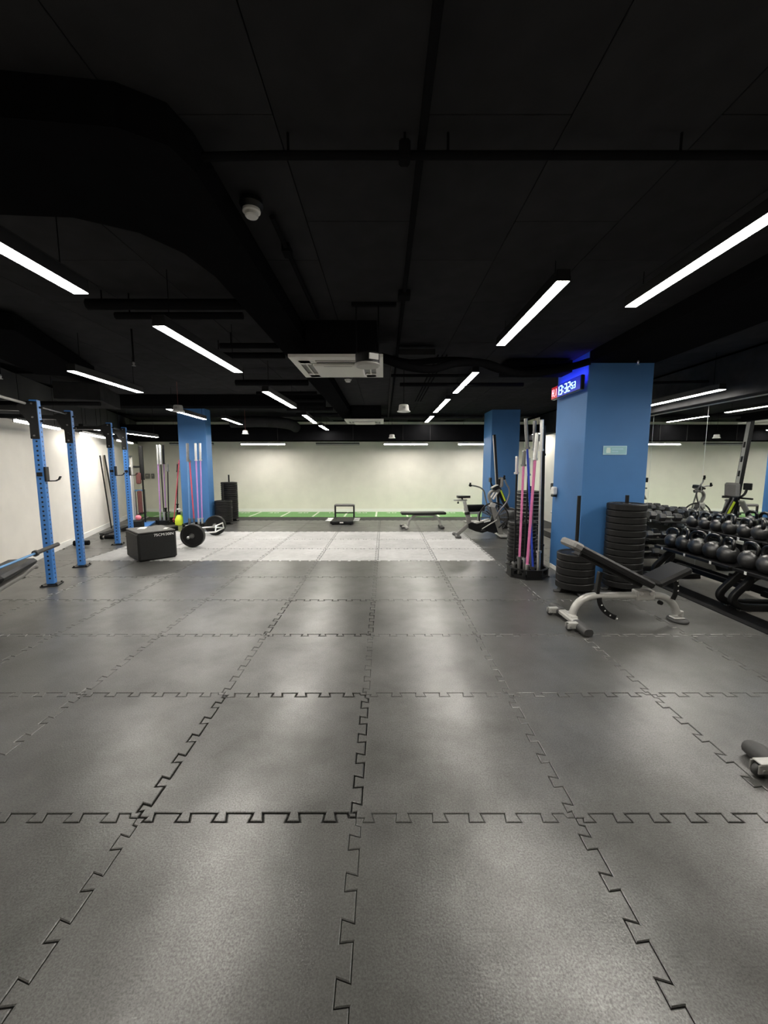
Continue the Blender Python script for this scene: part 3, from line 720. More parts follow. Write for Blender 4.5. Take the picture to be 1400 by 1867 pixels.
# ------------------------------------------------------------------ upright barbell holders
def holder(label, x, y, R, h, tubes, rz=PI/8):
    t = thing('barbell_holder', label, 'barbell holder', (x, y, 0), 0, 'upright barbell holders')
    def oct_(r, k=8): return [(r*math.cos(rz+2*PI*i/k), r*math.sin(rz+2*PI*i/k)) for i in range(k)]
    q = MB(); q.prism(oct_(R*1.03), .016, (0, 0, .008), (1, 0, 0), (0, 1, 0)); q.build('base_plate', 'black_metal', t)
    q = MB(); A, B = oct_(R), oct_(R*.87); V = []
    for z in (h-.014, h): V += [(a, c, z) for a, c in A]+[(a, c, z) for a, c in B]
    F = []
    for i in range(8):
        j = (i+1) % 8
        F += [(16+i, 16+j, 24+j, 24+i), (i, 8+i, 8+j, j), (i, j, 16+j, 16+i), (8+i, 24+i, 24+j, 8+j)]
    q.add(V, F); q.build('top_ring', 'black_metal', t)
    for i in range(8):
        j = (i+1) % 8; a, c = Vector((*A[i], 0))*.97, Vector((*A[j], 0))*.97; m = (a+c)/2; d = (c-a)
        q = MB(); ang = math.atan2(d.y, d.x)
        if i % 2: q.box((m.x, m.y, h/2), (d.length*.9, .008, h-.03), R=Rz(ang))
        else:
            for e in (-1, 1): q.box((m+d*e*.40+Vector((0, 0, h/2))), (d.length*.16, .008, h-.03), R=Rz(ang))
            q.box((m.x, m.y, .035), (d.length*.9, .008, .03), R=Rz(ang))
        q.build('side_panel', 'black_metal', t)
    for tx, ty in tubes:
        q = MB(); q.lathe([(.043, .016), (.047, .016), (.047, .05), (.043, .05)], (tx-x, ty-y, 0), n=12, closed=True); q.build('socket', 'black_metal', t)
    return t
def at(px, py, Y):
    """a point seen at (px, py) of the 1400 x 1867 frame, at distance Y"""
    u, v = (px-700)/740, (py-933.5)/740; c, s_ = math.cos(.1155), math.sin(.1155); k = Y/(c-v*s_)
    return Vector((u*k, Y, 1.6-(s_+v*c)*k))
def standing(rows, group, z=.022):
    """bars given by where their tops and feet are; returns the sockets"""
    S = []
    for (xt, yt, xb, Y, shaft, sleeve, l0, l1, rs, rb, nm) in rows:
        top = at(xt, yt, Y); foot = at(xb, 1000, Y); k = at(xb, 1000, Y)
        # move the foot down the same picture column to the floor
        for it in range(30):
            py = 848+(1.6-z)*745/(Y+.16); foot = at(xb, py, Y)
        foot.z = z; barbell('standing_barbell', nm, foot, top, shaft, sleeve, l0, l1, group, rs, rb); S.append((foot.x, foot.y))
    return S
G = 'barbells standing in the holder by the clock pillar'
S1 = standing([
    (988, 765, 981, 5.64, 'chrome', 'chrome', .36, .41, .0255, .0145, 'all-silver tall barbell standing in the holder by the clock pillar'),
    (958.5, 763, 972, 5.76, 'shaft_blue', 'steel_dark', .10, .41, .0245, .015, 'barbell with bright blue shaft leaning in the holder by the clock pillar'),
    (979, 789, 959.5, 5.66, 'shaft_pink', 'chrome', .16, .36, .0255, .019, 'barbell with thick pink shaft, standing before the blue-shafted one'),
    (955.5, 822, 945.5, 5.70, 'shaft_pink', 'steel_dark', .26, .2, .0255, .016, 'slim pink-shafted barbell with dark lower sleeve, beside the blue-shafted one'),
    (942.5, 832, 937, 5.88, 'black_metal', 'chrome', .14, .24, .022, .013, 'short barbell with black shaft and silver ends, at the aisle edge of the holder'),
    (964, 835, 955.5, 5.90, 'black_metal', 'chrome', .2, .24, .022, .013, 'short black-shafted barbell standing behind the two pink ones'),
    (975, 767, 968, 5.97, 'steel_dark', 'steel_dark', .3, .41, .0245, .014, 'dark grey tall barbell standing at the back of the holder'),
    (991, 776, 986.5, 5.86, 'black_metal', 'black_metal', .41, .41, .030, .026, 'thick all-black bar standing right beside the clock pillar'),
], G)
holder('black octagonal floor holder full of barbells beside the clock pillar', 2.095, 5.80, .295, .135, S1)
G = 'barbells standing before the slim blue pillar'
S2 = standing([
    (341.5, 808, 346, 10.2, 'steel_blue', 'steel_dark', .22, .44, .034, .017, 'barbell with thick dark top sleeve before the slim pillar'),
    (345.5, 838, 354.5, 10.38, 'shaft_red', 'steel_dark', .2, .05, .024, .018, 'red-shafted bar leaning before the slim blue pillar'),
    (356, 808, 362.5, 10.2, 'shaft_purple', 'chrome', .22, .42, .027, .018, 'purple-shafted barbell in the middle of the slim-pillar holder'),
    (364.5, 808, 368.7, 10.27, 'shaft_purple', 'chrome', .22, .42, .027, .017, 'purple-shafted barbell at the inner edge of the slim-pillar holder'),
], G)
holder('black octagonal barbell holder standing before the slim blue pillar', -4.84, 10.25, .28, .12, S2)
G = 'barbells standing near the far side wall'
S3 = standing([
    (286.5, 811, 293, 10.95, 'shaft_purple', 'chrome', .3, .5, .028, .016, 'lilac barbell in the wall-side holder, on its aisle-away edge'),
    (291, 811, 300, 10.9, 'black_metal', 'chrome', .3, .5, .028, .014, 'black-shafted barbell with silver sleeve in the wall-side holder'),
    (297, 811, 303, 11.05, 'shaft_purple', 'black_metal', .4, .5, .028, .014, 'purple barbell with black top sleeve in the wall-side holder'),
    (305.5, 845, 307.5, 11.0, 'black_metal', 'steel_dark', .3, .2, .026, .015, 'short black barbell in the middle of the wall-side holder'),
    (327, 838, 316.5, 11.0, 'shaft_red', 'shaft_red', .1, .1, .016, .014, 'thin red bar leaning in the wall-side holder'),
    (324, 846, 323, 11.15, 'black_metal', 'black_metal', .5, .2, .026, .014, 'black bar at the pillar side of the wall-side holder'),
], G)
holder('black octagonal barbell holder near the far side wall', -5.92, 11.05, .32, .12, S3)

# ------------------------------------------------------------------ adjustable bench
def adj_bench(label, loc, rz):
    t = thing('adjustable_bench', label, 'bench', loc, rz, 'adjustable benches')
    # frame: oval tube arching from the front foot, along, and down to the rear foot
    ov = [(.036*math.cos(2*PI*i/14), .044*math.sin(2*PI*i/14)) for i in range(14)]
    P = arc((.27, 0, .06), .22, 178, 92, 8, 'xz', .215)+[(.5, 0, .275), (.82, 0, .272)]+arc((.90, 0, .05), .24, 86, 8, 8, 'xz', .222)
    q = MB(); q.sweep(P, ov, up=(0, 1, 0)); fr = q.build('frame', 'silver_paint', t)
    q = MB(); q.box((.775, 0, .285), (.19, .10, .10), ch=.01); q.build('hinge_bracket', 'plastic_grey', t)
    q = MB()
    for sx in (.72, .82): q.lathe([(0, .012), (.018, .012), (.018, 0)], (sx, -.05, .31), (0, -1, 0), 12)
    q.build('pivot_bolt', 'chrome', t)
    # front T foot
    q = MB(); q.box((.02, 0, .055), (.085, .34, .05), ch=.012); q.box((.03, 0, .082), (.07, .18, .02), ch=.006); q.build('front_foot', 'silver_paint', t)
    for sy in (-1, 1):
        q = MB(); q.sweep([(.02, sy*.15, .045), (.02, sy*.33, .045), (.02, sy*.375, .042)], rrect(.105, .082, .45), scale=[1, 1, .85]); q.build('rubber_cap', 'rubber_foot', t)
        y = sy*.21
        q = MB(); q.box((-.055, y-.024, .052), (.115, .008, .05), ch=.003); q.box((-.055, y+.024, .052), (.115, .008, .05), ch=.003); q.box((-.05, y, .079), (.10, .055, .008), ch=.003); wb = q.build('wheel_bracket', 'silver_paint', t)
        q = MB(); q.slathe([(.001, -.016), (.028, -.016), (.034, -.010), (.034, .010), (.028, .016), (.001, .016)], (-.085, y, .034), (0, 1, 0), 18); q.build('wheel', 'rubber_foot', wb)
        q = MB(); q.lathe([(0, .006), (.010, .006), (.010, 0)], (-.085, y-.028, .045), (0, -1, 0), 10); q.build('axle_cap', 'chrome', wb)
    # rear foot
    q = MB(); q.slathe([(.001, 0), (.085, 0), (.09, .012), (.085, .026), (.001, .03)], (1.16, 0, 0), n=20); o = q.build('rear_foot', 'rubber_foot', t); o.scale = (1, 1.25, 1)
    q = MB(); q.box((1.15, 0, .036), (.11, .09, .016), ch=.005); q.box((1.19, 0, .075), (.03, .05, .07), ch=.008); q.build('rear_plate', 'silver_paint', t)
    # back pad and seat pad
    a = math.radians(27); L_ = .93; cx, cz = .80-math.cos(a)*L_/2, .405+math.sin(a)*L_/2
    q = MB(); q.box((cx, 0, cz), (L_, .29, .072), R=Ry(a), ch=.02); bp = q.build('back_pad', 'vinyl_black', t)
    q = MB(); q.box((.80-math.cos(a)*(L_-.04), 0, .405+math.sin(a)*(L_-.04)+.002), (.11, .296, .078), R=Ry(a), ch=.02); q.build('pad_cover', 'vinyl_grey', bp, 'grey sewn cover at the head end')
    q = MB(); q.box((cx+.01, 0, cz-.06), (L_*.8, .12, .05), R=Ry(a), ch=.01); q.build('back_rail', 'black_metal', t)
    a2 = math.radians(-26); L2 = .36; sx_, sz_ = .84+math.cos(a2)*L2/2, .415-math.sin(a2)*L2/2
    q = MB(); q.box((sx_, 0, sz_), (L2, .29, .072), R=Ry(a2), ch=.022); q.build('seat_pad', 'vinyl_black', t)
    # adjusting arms with holes
    q = MB(); q.box((.30, .0, .40), (.035, .055, .25), R=Ry(.10), ch=.005); q.build('support_arm', 'black_metal', t)
    q = MB(); P = arc((.62, -.052, .275), .33, 182, 243, 8, 'xz', .24); q.sweep(P, rrect(.05, .012), up=(0, 1, 0), smooth=False); ad = q.build('ladder_arm', 'black_metal', t)
    q = MB()
    for i in (2, 4, 6, 8): q.lathe([(0, .001), (.008, .001)], (P[i][0], P[i][1]-.026, P[i][2]), (0, -1, 0), 10, False)
    q.build('adjust_hole', 'label_white', ad)
    q = MB(); P = arc((.92, -.05, .36), .16, 55, -35, 6, 'xz', .2); q.sweep(P, rrect(.05, .012), up=(0, 1, 0), smooth=False); ad = q.build('seat_ladder', 'black_metal', t)
    q = MB()
    for i in (2, 3, 4): q.lathe([(0, .001), (.008, .001)], (P[i][0], P[i][1]-.026, P[i][2]), (0, -1, 0), 10, False)
    q.build('adjust_hole', 'label_white', ad)
    q = MB(); q.lathe([(0, .03), (.02, .03), (.024, 0), (0, 0)], (.93, -.03, .21), (0, -1, 0), 12); q.build('pull_knob', 'black_metal', t)
    return t
bn = adj_bench('black adjustable bench with silver frame standing in front of the plate stacks', (1.875, 4.0, 0), math.radians(2))
dup(bn, (2.03, 1.725, 0), math.radians(2), 'adjustable bench cut off by the picture edge, only its wheel showing')

# ------------------------------------------------------------------ flat bench and sled by the turf
t = thing('flat_bench', 'low flat black bench with silver curved legs standing by the turf', 'bench', (.995, 10.25, 0), math.radians(4), 'training benches')
b = MB(); b.box((0, 0, .385), (1.14, .28, .065), ch=.02); b.build('pad', 'vinyl_black', t)
b = MB(); b.sweep([(-.40, 0, .06)]+arc((-.14, 0, .08), .24, 175, 95, 6, 'xz', .25)+[(0, 0, .33)]+arc((.20, 0, .08), .24, 85, 5, 6, 'xz', .25)+[(.46, 0, .06)], rrect(.06, .05, .4), up=(0, 1, 0)); b.build('frame', 'silver_paint', t)
b = MB(); b.box((-.44, 0, .04), (.08, .5, .06), ch=.02); b.build('front_foot', 'plastic_grey', t)
for sy in (-1, 1):
    b = MB(); b.slathe([(.001, -.02), (.035, -.02), (.04, 0), (.035, .02), (.001, .02)], (-.54, sy*.17, .042), (0, 1, 0), 14); b.build('wheel', 'rubber_foot', t)
    b = MB(); b.box((-.51, sy*.17, .068), (.1, .05, .03), ch=.008); b.build('wheel_bracket', 'silver_paint', t)
b = MB(); b.box((.47, 0, .03), (.09, .42, .05), ch=.012); b.build('rear_foot', 'rubber_foot', t)
t = thing('push_sled', 'low black push sled with padded bar and silver side pegs by the turf', 'sled', (-1.14, 10.82, 0), 0)
b = MB(); b.box((0, .45, .065), (.60, .92, .05), ch=.012); b.box((0, 0, .06), (.62, .06, .08), ch=.015); b.build('deck', 'black_metal', t)
for sx in (-1, 1):
    for k in range(3):
        b = MB(); b.tube([(sx*.30, .18+.24*k, .085), (sx*.46, .18+.24*k, .085)], .017, 8); b.build('peg', 'chrome', t)
    b = MB(); b.box((sx*.27, .86, .27), (.045, .06, .38), ch=.008); b.build('upright', 'black_metal', t)
    b = MB(); b.box((sx*.24, .45, .02), (.06, .95, .035), ch=.01); b.build('skid', 'rubber_black', t)
b = MB(); b.box((0, .86, .445), (.58, .11, .075), ch=.03); b.build('push_pad', 'vinyl_grey', t)
b = MB(); b.tube([(-.26, .86, .22), (.26, .86, .22)], .016, 8); b.build('cross_bar', 'black_metal', t)
b = MB(); b.box((0, -.031, .06), (.10, .003, .03)); b.build('badge', 'label_white', t)

# ------------------------------------------------------------------ air bike
ab = thing('air_bike', 'dark grey air bike with big round fan and silver seat post by the far pillar', 'exercise bike', (1.64, 8.95, 0), 0)
b = MB(); b.box((.0, 0, .035), (.09, .50, .05), ch=.015); b.build('rear_foot', 'rubber_foot', ab)
for sy in (-1, 1):
    b = MB(); b.slathe([(.001, -.02), (.035, -.02), (.038, 0), (.035, .02), (.001, .02)], (-.05, sy*.2, .04), (0, 1, 0), 14); b.build('foot_cap', 'steel_dark', ab)
b = MB(); b.sweep([(.0, 0, .06), (.26, 0, .30)], rrect(.085, .06, .3), up=(0, 1, 0)); b.build('rear_strut', 'grey_paint', ab)
b = MB(); b.prism([(.22, .30), (.30, .34), (.42, .30), (.70, .40), (.84, .38), (.92, .26), (.90, .13), (.80, .09), (.66, .14), (.54, .10), (.38, .14), (.24, .20)], .13, (0, 0, 0)); hs = b.build('chain_housing', 'black_gloss', ab)
b = MB(); b.prism([(.36, .325), (.70, .415), (.72, .395), (.40, .305)], .135, (0, 0, 0)); b.build('top_edge', 'silver_paint', hs, 'pale top edge of the housing')
b = MB(); b.prism([(.57, .355), (.71, .39), (.71, .365), (.57, .33)], .139, (0, 0, 0)); b.build('side_badge', 'label_white', hs)
b = MB(); b.sweep([(.26, 0, .28), (.205, 0, .55)], rrect(.10, .07, .3), up=(0, 1, 0)); b.build('seat_tube', 'grey_paint', ab)
b = MB(); b.sweep([(.206, 0, .53), (.14, 0, .80)], rrect(.075, .05, .3), up=(0, 1, 0)); b.build('seat_post', 'silver_paint', ab)
b = MB(); b.lathe([(.0, .03), (.058, .03), (.06, 0), (.058, -.03), (0, -.03)], (.207, 0, .535), (.2, 0, -.97), 12); b.build('post_collar', 'black_metal', ab)
b = MB(); b.box((.05, 0, .825), (.30, .05, .035), ch=.01); b.build('seat_slider', 'silver_paint', ab)
b = MB(); b.tube([(.0, 0, .80), (.0, 0, .765)], .012, 8); b.lathe([(0, .0), (.022, 0), (.022, .03), (0, .03)], (.0, 0, .75), n=10); b.build('slider_knob', 'black_metal', ab)
b = MB(); V = []
sad = [(-.13, .10), (-.10, .12), (-.02, .11), (.06, .055), (.15, .025), (.16, 0)]
up_ = [(x+.13, w_) for x, w_ in sad]; outl = up_+[(x, -w_) for x, w_ in reversed(up_[:-1])]
b.prism(outl, .05, (-.02, 0, .90), (1, 0, 0), (0, 1, 0)); b.tube([(.08, 0, .88), (.1, 0, .83)], .018, 8); b.build('saddle', 'vinyl_black', ab)
fc = (.80, 0, .44)
fan = MB(); fan.tube(arc(fc, .325, 0, 351, 39), .017, 8, closed=True); fo = fan.build('fan_ring', 'black_metal', ab)
for s_ in (-1, 1):
    q = MB()
    for r in (.29, .24, .19, .14, .09): q.tube(arc((fc[0], s_*.05, fc[2]), r, 0, 350, 35), .0022, 4, closed=True)
    for k in range(12):
        a = 2*PI*k/12; q.tube([(fc[0]+.07*math.cos(a), s_*.05, fc[2]+.07*math.sin(a)), (fc[0]+.32*math.cos(a), s_*.03, fc[2]+.32*math.sin(a))], .003, 4)
    q.build('wire_guard', 'steel_dark', fo)
for k in range(14):
    a = 2*PI*k/14; c = Vector((fc[0]+.19*math.cos(a), 0, fc[2]+.19*math.sin(a)))
    q = MB(); q.box((0, 0, 0), (.20, .05, .004), R=Ry(-a) @ Rx(.55)); o = q.build('blade', 'fan_blade', fo); o.location = c
b = MB(); b.slathe([(.001, -.07), (.085, -.07), (.10, -.05), (.10, .05), (.085, .07), (.001, .07)], (.84, 0, .42), (0, 1, 0), 20); b.build('hub_cover', 'black_gloss', ab)
for s_ in (-1, 1):
    b = MB(); b.sweep([(.735, s_*.085, .74), (.84, s_*.085, .42), (.96, s_*.07, .06)], rrect(.10, .02, .3), up=(0, 1, 0), scale=[.9, 1.2, 1.0]); b.build('fork', 'grey_paint', ab)
b = MB(); b.box((.755, 0, .72), (.11, .19, .10), R=Ry(.25), ch=.01); b.build('fork_crown', 'silver_paint', ab)
b = MB(); b.box((.99, 0, .045), (.20, .50, .05), ch=.02); b.build('front_foot', 'silver_paint', ab)
b = MB(); b.tube(spline([(.74, 0, .76), (.68, 0, .90), (.71, 0, 1.0), (.80, 0, 1.04), (.90, 0, 1.02)], 5), .036, 12); b.build('stem', 'grey_paint', ab)
b = MB(); b.box((.80, 0, 1.115), (.16, .22, .035), R=Ry(-.5), ch=.01); b.box((.83, 0, 1.09), (.14, .18, .05), R=Ry(-.5), ch=.012); cs = b.build('console', 'black_gloss', ab)
b = MB(); b.box((.788, 0, 1.135), (.13, .17, .008), R=Ry(-.5)); b.build('screen', 'plastic_grey', cs)
for s_, ph in ((-1, 0), (1, 1)):
    if ph == 0: P = [(.79, -.2, .45), (.86, -.25, .62), (.99, -.26, .80), (1.045, -.26, .98), (1.03, -.27, 1.10), (.97, -.28, 1.20), (.93, -.28, 1.30)]
    else: P = [(.80, .2, .45), (.72, .25, .66), (.66, .26, .88), (.63, .26, 1.0), (.56, .27, 1.08), (.44, .28, 1.12), (.34, .28, 1.135)]
    b = MB(); b.tube(spline(P, 6), .016, 10); h_ = b.build('lever', 'steel_dark', ab)
    e = Vector(P[-1]); d = (e-Vector(P[-2])).normalized()
    b = MB(); b.tube([e-d*.01, e+d*.05], .022, 10); b.tube([e+d*.02+Vector((0, 0, -.03)), e+d*.02+Vector((0, 0, .06))], .02, 10); b.build('grip', 'rubber_black', h_)
    b = MB(); b.tube([(.84, s_*.12, .40), (.50, s_*.19, .21)], .013, 8); b.build('push_rod', 'silver_paint', ab)
    b = MB(); b.box((.84-s_*.10, s_*.16, .40+s_*.10), (.03, .03, .2), R=Ry(-s_*.8), ch=.008); b.build('crank', 'black_metal', ab)
    b = MB(); b.box((.62+.1*s_, s_*.24, .26+.08*s_), (.10, .10, .03), ch=.008); b.build('pedal', 'black_metal', ab)

# ------------------------------------------------------------------ rower stored upright
ro = thing('rowing_machine', 'rowing machine stored upright with its tall rail before the far pillar', 'rowing machine', (2.86, 10.38, 0), 0, 'rowers stored upright')
b = MB(); b.box((0, 0, 1.40), (.055, .11, 1.92), R=Ry(-.09), ch=.006); rl = b.build('rail', 'black_metal', ro)
b = MB(); b.box((-.0305, 0, 1.40), (.004, .06, 1.88), R=Ry(-.09)); b.build('rail_strip', 'silver_paint', rl, 'pale running strip of the rail')
b = MB(); b.box((.0305, 0, 1.40), (.004, .07, 1.88), R=Ry(-.09)); b.build('rail_strip', 'silver_paint', rl)
b = MB()
for z in (1.0, 1.2, 1.45, 1.7, 1.95): b.box((.0335-(z-1.40)*.09, 0, z), (.004, .04, .10), R=Ry(-.09))
b.build('slot', 'black_metal', rl)
b = MB(); b.box((.12, 0, 1.16), (.07, .30, .26), R=Ry(.06), ch=.03); b.build('seat', 'vinyl_grey', ro)
b = MB(); b.box((.06, 0, 1.16), (.07, .16, .16), ch=.01); b.build('seat_carriage', 'black_metal', ro)
b = MB(); b.sweep([(.06, 0, 1.02), (.25, 0, .62), (.42, 0, .22)], rrect(.12, .11, .3), up=(0, 1, 0)); bm_ = b.build('body', 'black_gloss', ro)
b = MB(); b.box((.17, -.062, .82), (.04, .004, .30), R=Ry(-.42)); b.build('body_print', 'neon_yellow', bm_, 'yellow lettering strip')
b = MB(); b.slathe([(.001, -.09), (.20, -.09), (.24, -.06), (.25, 0), (.24, .06), (.20, .09), (.001, .09)], (.36, 0, .27), (0, 1, 0), 24); b.build('flywheel_cover', 'iron_black', ro)
for s_ in (-1, 1):
    b = MB(); b.box((-.02, s_*.13, .86), (.03, .12, .30), R=Ry(.55), ch=.01); b.build('foot_rest', 'plastic_grey', ro)
    b = MB(); b.box((.30, s_*.22, .03), (.40, .06, .05), ch=.012); b.build('stand_foot', 'black_metal', ro)
b = MB(); b.tube(spline([(.02, 0, 1.0), (-.1, 0, 1.08), (-.14, 0, 1.18)], 4), .02, 8); b.box((-.15, 0, 1.22), (.04, .16, .12), ch=.01); b.build('monitor', 'black_metal', ro)
b = MB(); b.tube([(-.03, -.25, 1.02), (-.03, .25, 1.02)], .016, 10); b.build('handle', 'rubber_black', ro)
b = MB(); b.box((.2, 0, .045), (.16, .5, .06), ch=.012); b.build('base_bar', 'black_metal', ro)
dup(ro, (3.13, 7.15, 0), 0, 'second rowing machine stored upright behind the clock pillar, seen in the mirror')
# ab roller on the turf side behind the bike
t = thing('foam_roller', 'black roller with pale stand lying behind the air bike', 'roller', (2.52, 11.3, 0), .2)
b = MB(); b.tube([(-.26, 0, .40), (.28, 0, .40)], .10, 18); b.build('roll', 'rubber_black', t)
b = MB(); b.box((0, 0, .27), (.34, .18, .06), ch=.01); b.box((-.14, 0, .13), (.05, .05, .26)); b.box((.14, 0, .13), (.05, .05, .26)); b.box((0, 0, .02), (.5, .3, .03), ch=.008); b.build('stand', 'silver_paint', t)

# ------------------------------------------------------------------ kettlebells and their racks
def rack(label, y0, y1, tiers, name='kettlebell_rack', group='kettlebell racks'):
    """tiers: (front x, depth, z)"""
    cy = (y0+y1)/2; t = thing(name, label, 'rack', (3.86, cy, 0), 0, group); L_ = y1-y0
    for (x, d, z) in tiers:
        b = MB(); b.box((x-3.86+d/2, 0, z-.012), (d, L_, .016), R=Ry(.0), ch=.003); b.build('shelf', 'black_metal', t)
        b = MB(); b.box((x-3.86, 0, z-.012), (.014, L_, .034), ch=.003); b.build('shelf_lip', 'black_metal', t)
        n = max(2, int(L_/.34))
        for k in range(n):
            b = MB(); b.box((x-3.869, -L_/2+(k+.6)*L_/n, z-.014), (.004, .028, .034)); b.build('weight_tag', 'label_white', t, 'small white weight tag')
    x0, z0 = tiers[0][0]-3.86, tiers[0][2]; x1, d1, z1 = tiers[-1]; x1 -= 3.86
    for s_ in (-1, 1):
        y = s_*(L_/2-.06)
        xb = x0+tiers[0][1]+.02
        if z0 > .4: P = spline([(x1+d1*.6, y, z1-.03), (max(xb+.04, x1+d1*.4), y, (z0+z1)/2), (xb, y, z0+.01), (xb-.06, y, z0-.06), (x0+.20, y, z0-.085), (x0+.09, y, z0-.19), (x0-.01, y, z0-.30), (x0-.01, y, .10), (x0+.07, y, .055), (x0+.2, y, .04), (x0+.42, y, .035), (x0+.62, y, .035)], 5)
        else: P = [(x1+d1*.6, y, z1-.03), (max(xb, x1+d1*.55)+.04, y, z0), (xb+.08, y, .035), (x0+.3, y, .035), (x0, y, .035)]
        b = MB(); b.sweep(P, rrect(.075, .06, .25), up=(0, 1, 0)); b.build('leg', 'black_metal', t)
        b = MB(); b.box((x0+.10, y, .012), (.10, .05, .024), ch=.006); b.box((x0+.60, y, .012), (.07, .05, .024), ch=.006); b.build('foot', 'rubber_foot', t)
    if z0 > .4: b = MB(); b.box((x0+.3, 0, .20), (.05, L_-.12, .06), ch=.006); b.build('stretcher', 'black_metal', t)
    b = MB(); b.box((x1+d1*.55, 0, (z0+z1)/2-.05), (.014, L_-.14, .16)); b.build('back_panel', 'black_metal', t)
    return t
TI = [(3.85, .34, .47), (4.15, .32, .755)]
rack('black two-tier kettlebell rack by the mirror, the one starting at the clock pillar', 4.43, 5.68, TI)
rack('black two-tier kettlebell rack by the mirror, the one cut by the picture edge', 3.12, 4.38, TI)
def kb_mesh(r):
    q = MB(); z0 = -r*.86; P = [(.001, z0), (r*.5, z0)]
    for k in range(11):
        a = -58+k*14; P.append((r*math.cos(math.radians(a)), r*math.sin(math.radians(a))))
    P.append((.001, r))
    q.slathe([(x, z-z0) for x, z in P], n=22); body = q.mesh('bell', 'iron_black')
    q = MB(); zc = -z0; h = r*1.02; w_ = r*.80
    pts = spline([(-w_*.80, 0, zc+r*.50), (-w_*1.02, 0, zc+r*1.02), (-w_*.82, 0, zc+r*1.46), (-w_*.35, 0, zc+r*1.66), (w_*.35, 0, zc+r*1.66), (w_*.82, 0, zc+r*1.46), (w_*1.02, 0, zc+r*1.02), (w_*.80, 0, zc+r*.50)], 4)
    q.tube(pts, .0205, 10, up=(0, 1, 0)); return body, q.mesh('handle', 'black_gloss')
KB = {r: kb_mesh(r) for r in (.082, .092, .10, .112)}
def kettlebell(label, x, y, z, r, rz, group):
    t = thing('kettlebell', label, 'kettlebell', (x, y, z), rz, group); inst('bell', KB[r][0], t); inst('handle', KB[r][1], t); return t
n1 = 11
for k in range(n1):
    y = 5.56-.228*k-(.06 if k > 4 else 0)
    kettlebell('black iron kettlebell on the lower tier, '+ORD[k]+' counting from the clock pillar', 4.02+random.uniform(-.008, .008), y, .468, .112 if k > 0 else .10, PI/2+random.uniform(-.5, .5), 'kettlebells on the lower tier')
n2 = 12
for k in range(n2):
    r = (.082, .082, .082, .092, .082, .092, .092, .10, .092, .10, .10, .10)[k]
    y = 5.58-.205*k-(.03 if k > 5 else 0)
    kettlebell('black iron kettlebell on the upper tier, '+ORD[k]+' counting from the clock pillar', 4.30+random.uniform(-.012, .012), y, .753, r, PI/2+random.uniform(-.6, .6), 'kettlebells on the upper tier')
# dumbbells
DT = [(3.84, .34, .22), (3.96, .34, .50), (4.12, .38, .76)]
rack('black three-tier dumbbell rack by the mirror behind the clock pillar', 5.98, 8.2, DT, 'dumbbell_rack', 'dumbbell racks')
def db_mesh(r, l):
    q = MB(); hx = [(r*math.cos(PI/6+PI/3*i), r*math.sin(PI/6+PI/3*i)) for i in range(6)]
    q.sweep([(-l/2, 0, 0), (-l/2+.012, 0, 0), (l/2-.012, 0, 0), (l/2, 0, 0)], hx, up=(0, 1, 0), smooth=False, scale=[.82, 1, 1, .82])
    head = q.mesh('head', 'iron_black'); q = MB(); q.tube([(-.09, 0, 0), (-.03, 0, 0), (.03, 0, 0), (.09, 0, 0)], .016, 10, scale=[1, 1.12, 1.12, 1]); return head, q.mesh('handle', 'chrome')
DBM = {r: db_mesh(r, .10) for r in (.062, .07)}
for ti, (x, d, z) in enumerate(DT):
    for k in range(9):
        r = .062 if (k+ti) % 3 else .07
        t = thing('dumbbell', 'black hex dumbbell on the '+('lowest', 'middle', 'top')[ti]+' tier, '+ORD[k]+' counting from the kettlebell racks', 'dumbbell', (x+d/2+.01, 6.10+.225*k, z-.003+r*.866), random.uniform(-.08, .08), ('dumbbells on the lowest tier', 'dumbbells on the middle tier', 'dumbbells on the top tier')[ti])
        for sx in (-1, 1): inst('head', DBM[r][0], t, (sx*.115, 0, 0), (PI/2*0, 0, 0))
        inst('handle', DBM[r][1], t)

# ------------------------------------------------------------------ clock, sign, dispenser
ck = thing('led_clock', 'lit LED clock with red and blue panel on the side of the big pillar', 'clock', (2.52, 5.80, 2.655), 0)
b = MB(); b.box((.02, 0, 0), (.05, .92, .185), ch=.008); b.build('case', 'black_gloss', ck)
b = MB(); b.box((.08, 0, 0), (.075, .10, .08)); b.build('bracket', 'black_metal', ck)
b = MB(); b.box((-.008, .345, 0), (.004, .20, .165)); b.build('red_panel', 'clock_red', ck)
b = MB(); b.box((-.008, -.105, 0), (.004, .69, .165)); b.build('blue_panel', 'clock_blue', ck)
b = MB(); b.box((.034, 0, .0935), (.018, .86, .004)); b.build('added_glow', 'glow_helper', ck, 'added blue strip tinting the ceiling above the clock')  # glowing strip added to throw blue onto the ceiling
SEG = {'0': 'abcdef', '1': 'bc', '2': 'abged', '3': 'abgcd', '5': 'afgcd', 'H': 'bcefg'}
def digit(ch, y, z, w_, h, m):
    """seven-segment figure facing -X; its left is +Y"""
    q = MB(); t_ = h*.105
    box = {'a': (0, h/2, w_, t_), 'g': (0, 0, w_, t_), 'd': (0, -h/2, w_, t_), 'f': (-w_/2, h/4, t_, h/2), 'b': (w_/2, h/4, t_, h/2), 'e': (-w_/2, -h/4, t_, h/2), 'c': (w_/2, -h/4, t_, h/2)}
    for s_ in SEG[ch]:
        a, c, ww, hh = box[s_]; q.box((-.0125, y-a, z+c), (.004, ww, hh))
    q.build('digit', m, ck, 'lit figure '+ch)
digit('H', .385, 0, .055, .10, 'digit_pink'); digit('1', .305, 0, .055, .10, 'digit_pink')
b = MB(); b.box((-.0125, .33, -.05), (.004, .014, .014)); b.build('dot', 'digit_pink', ck)
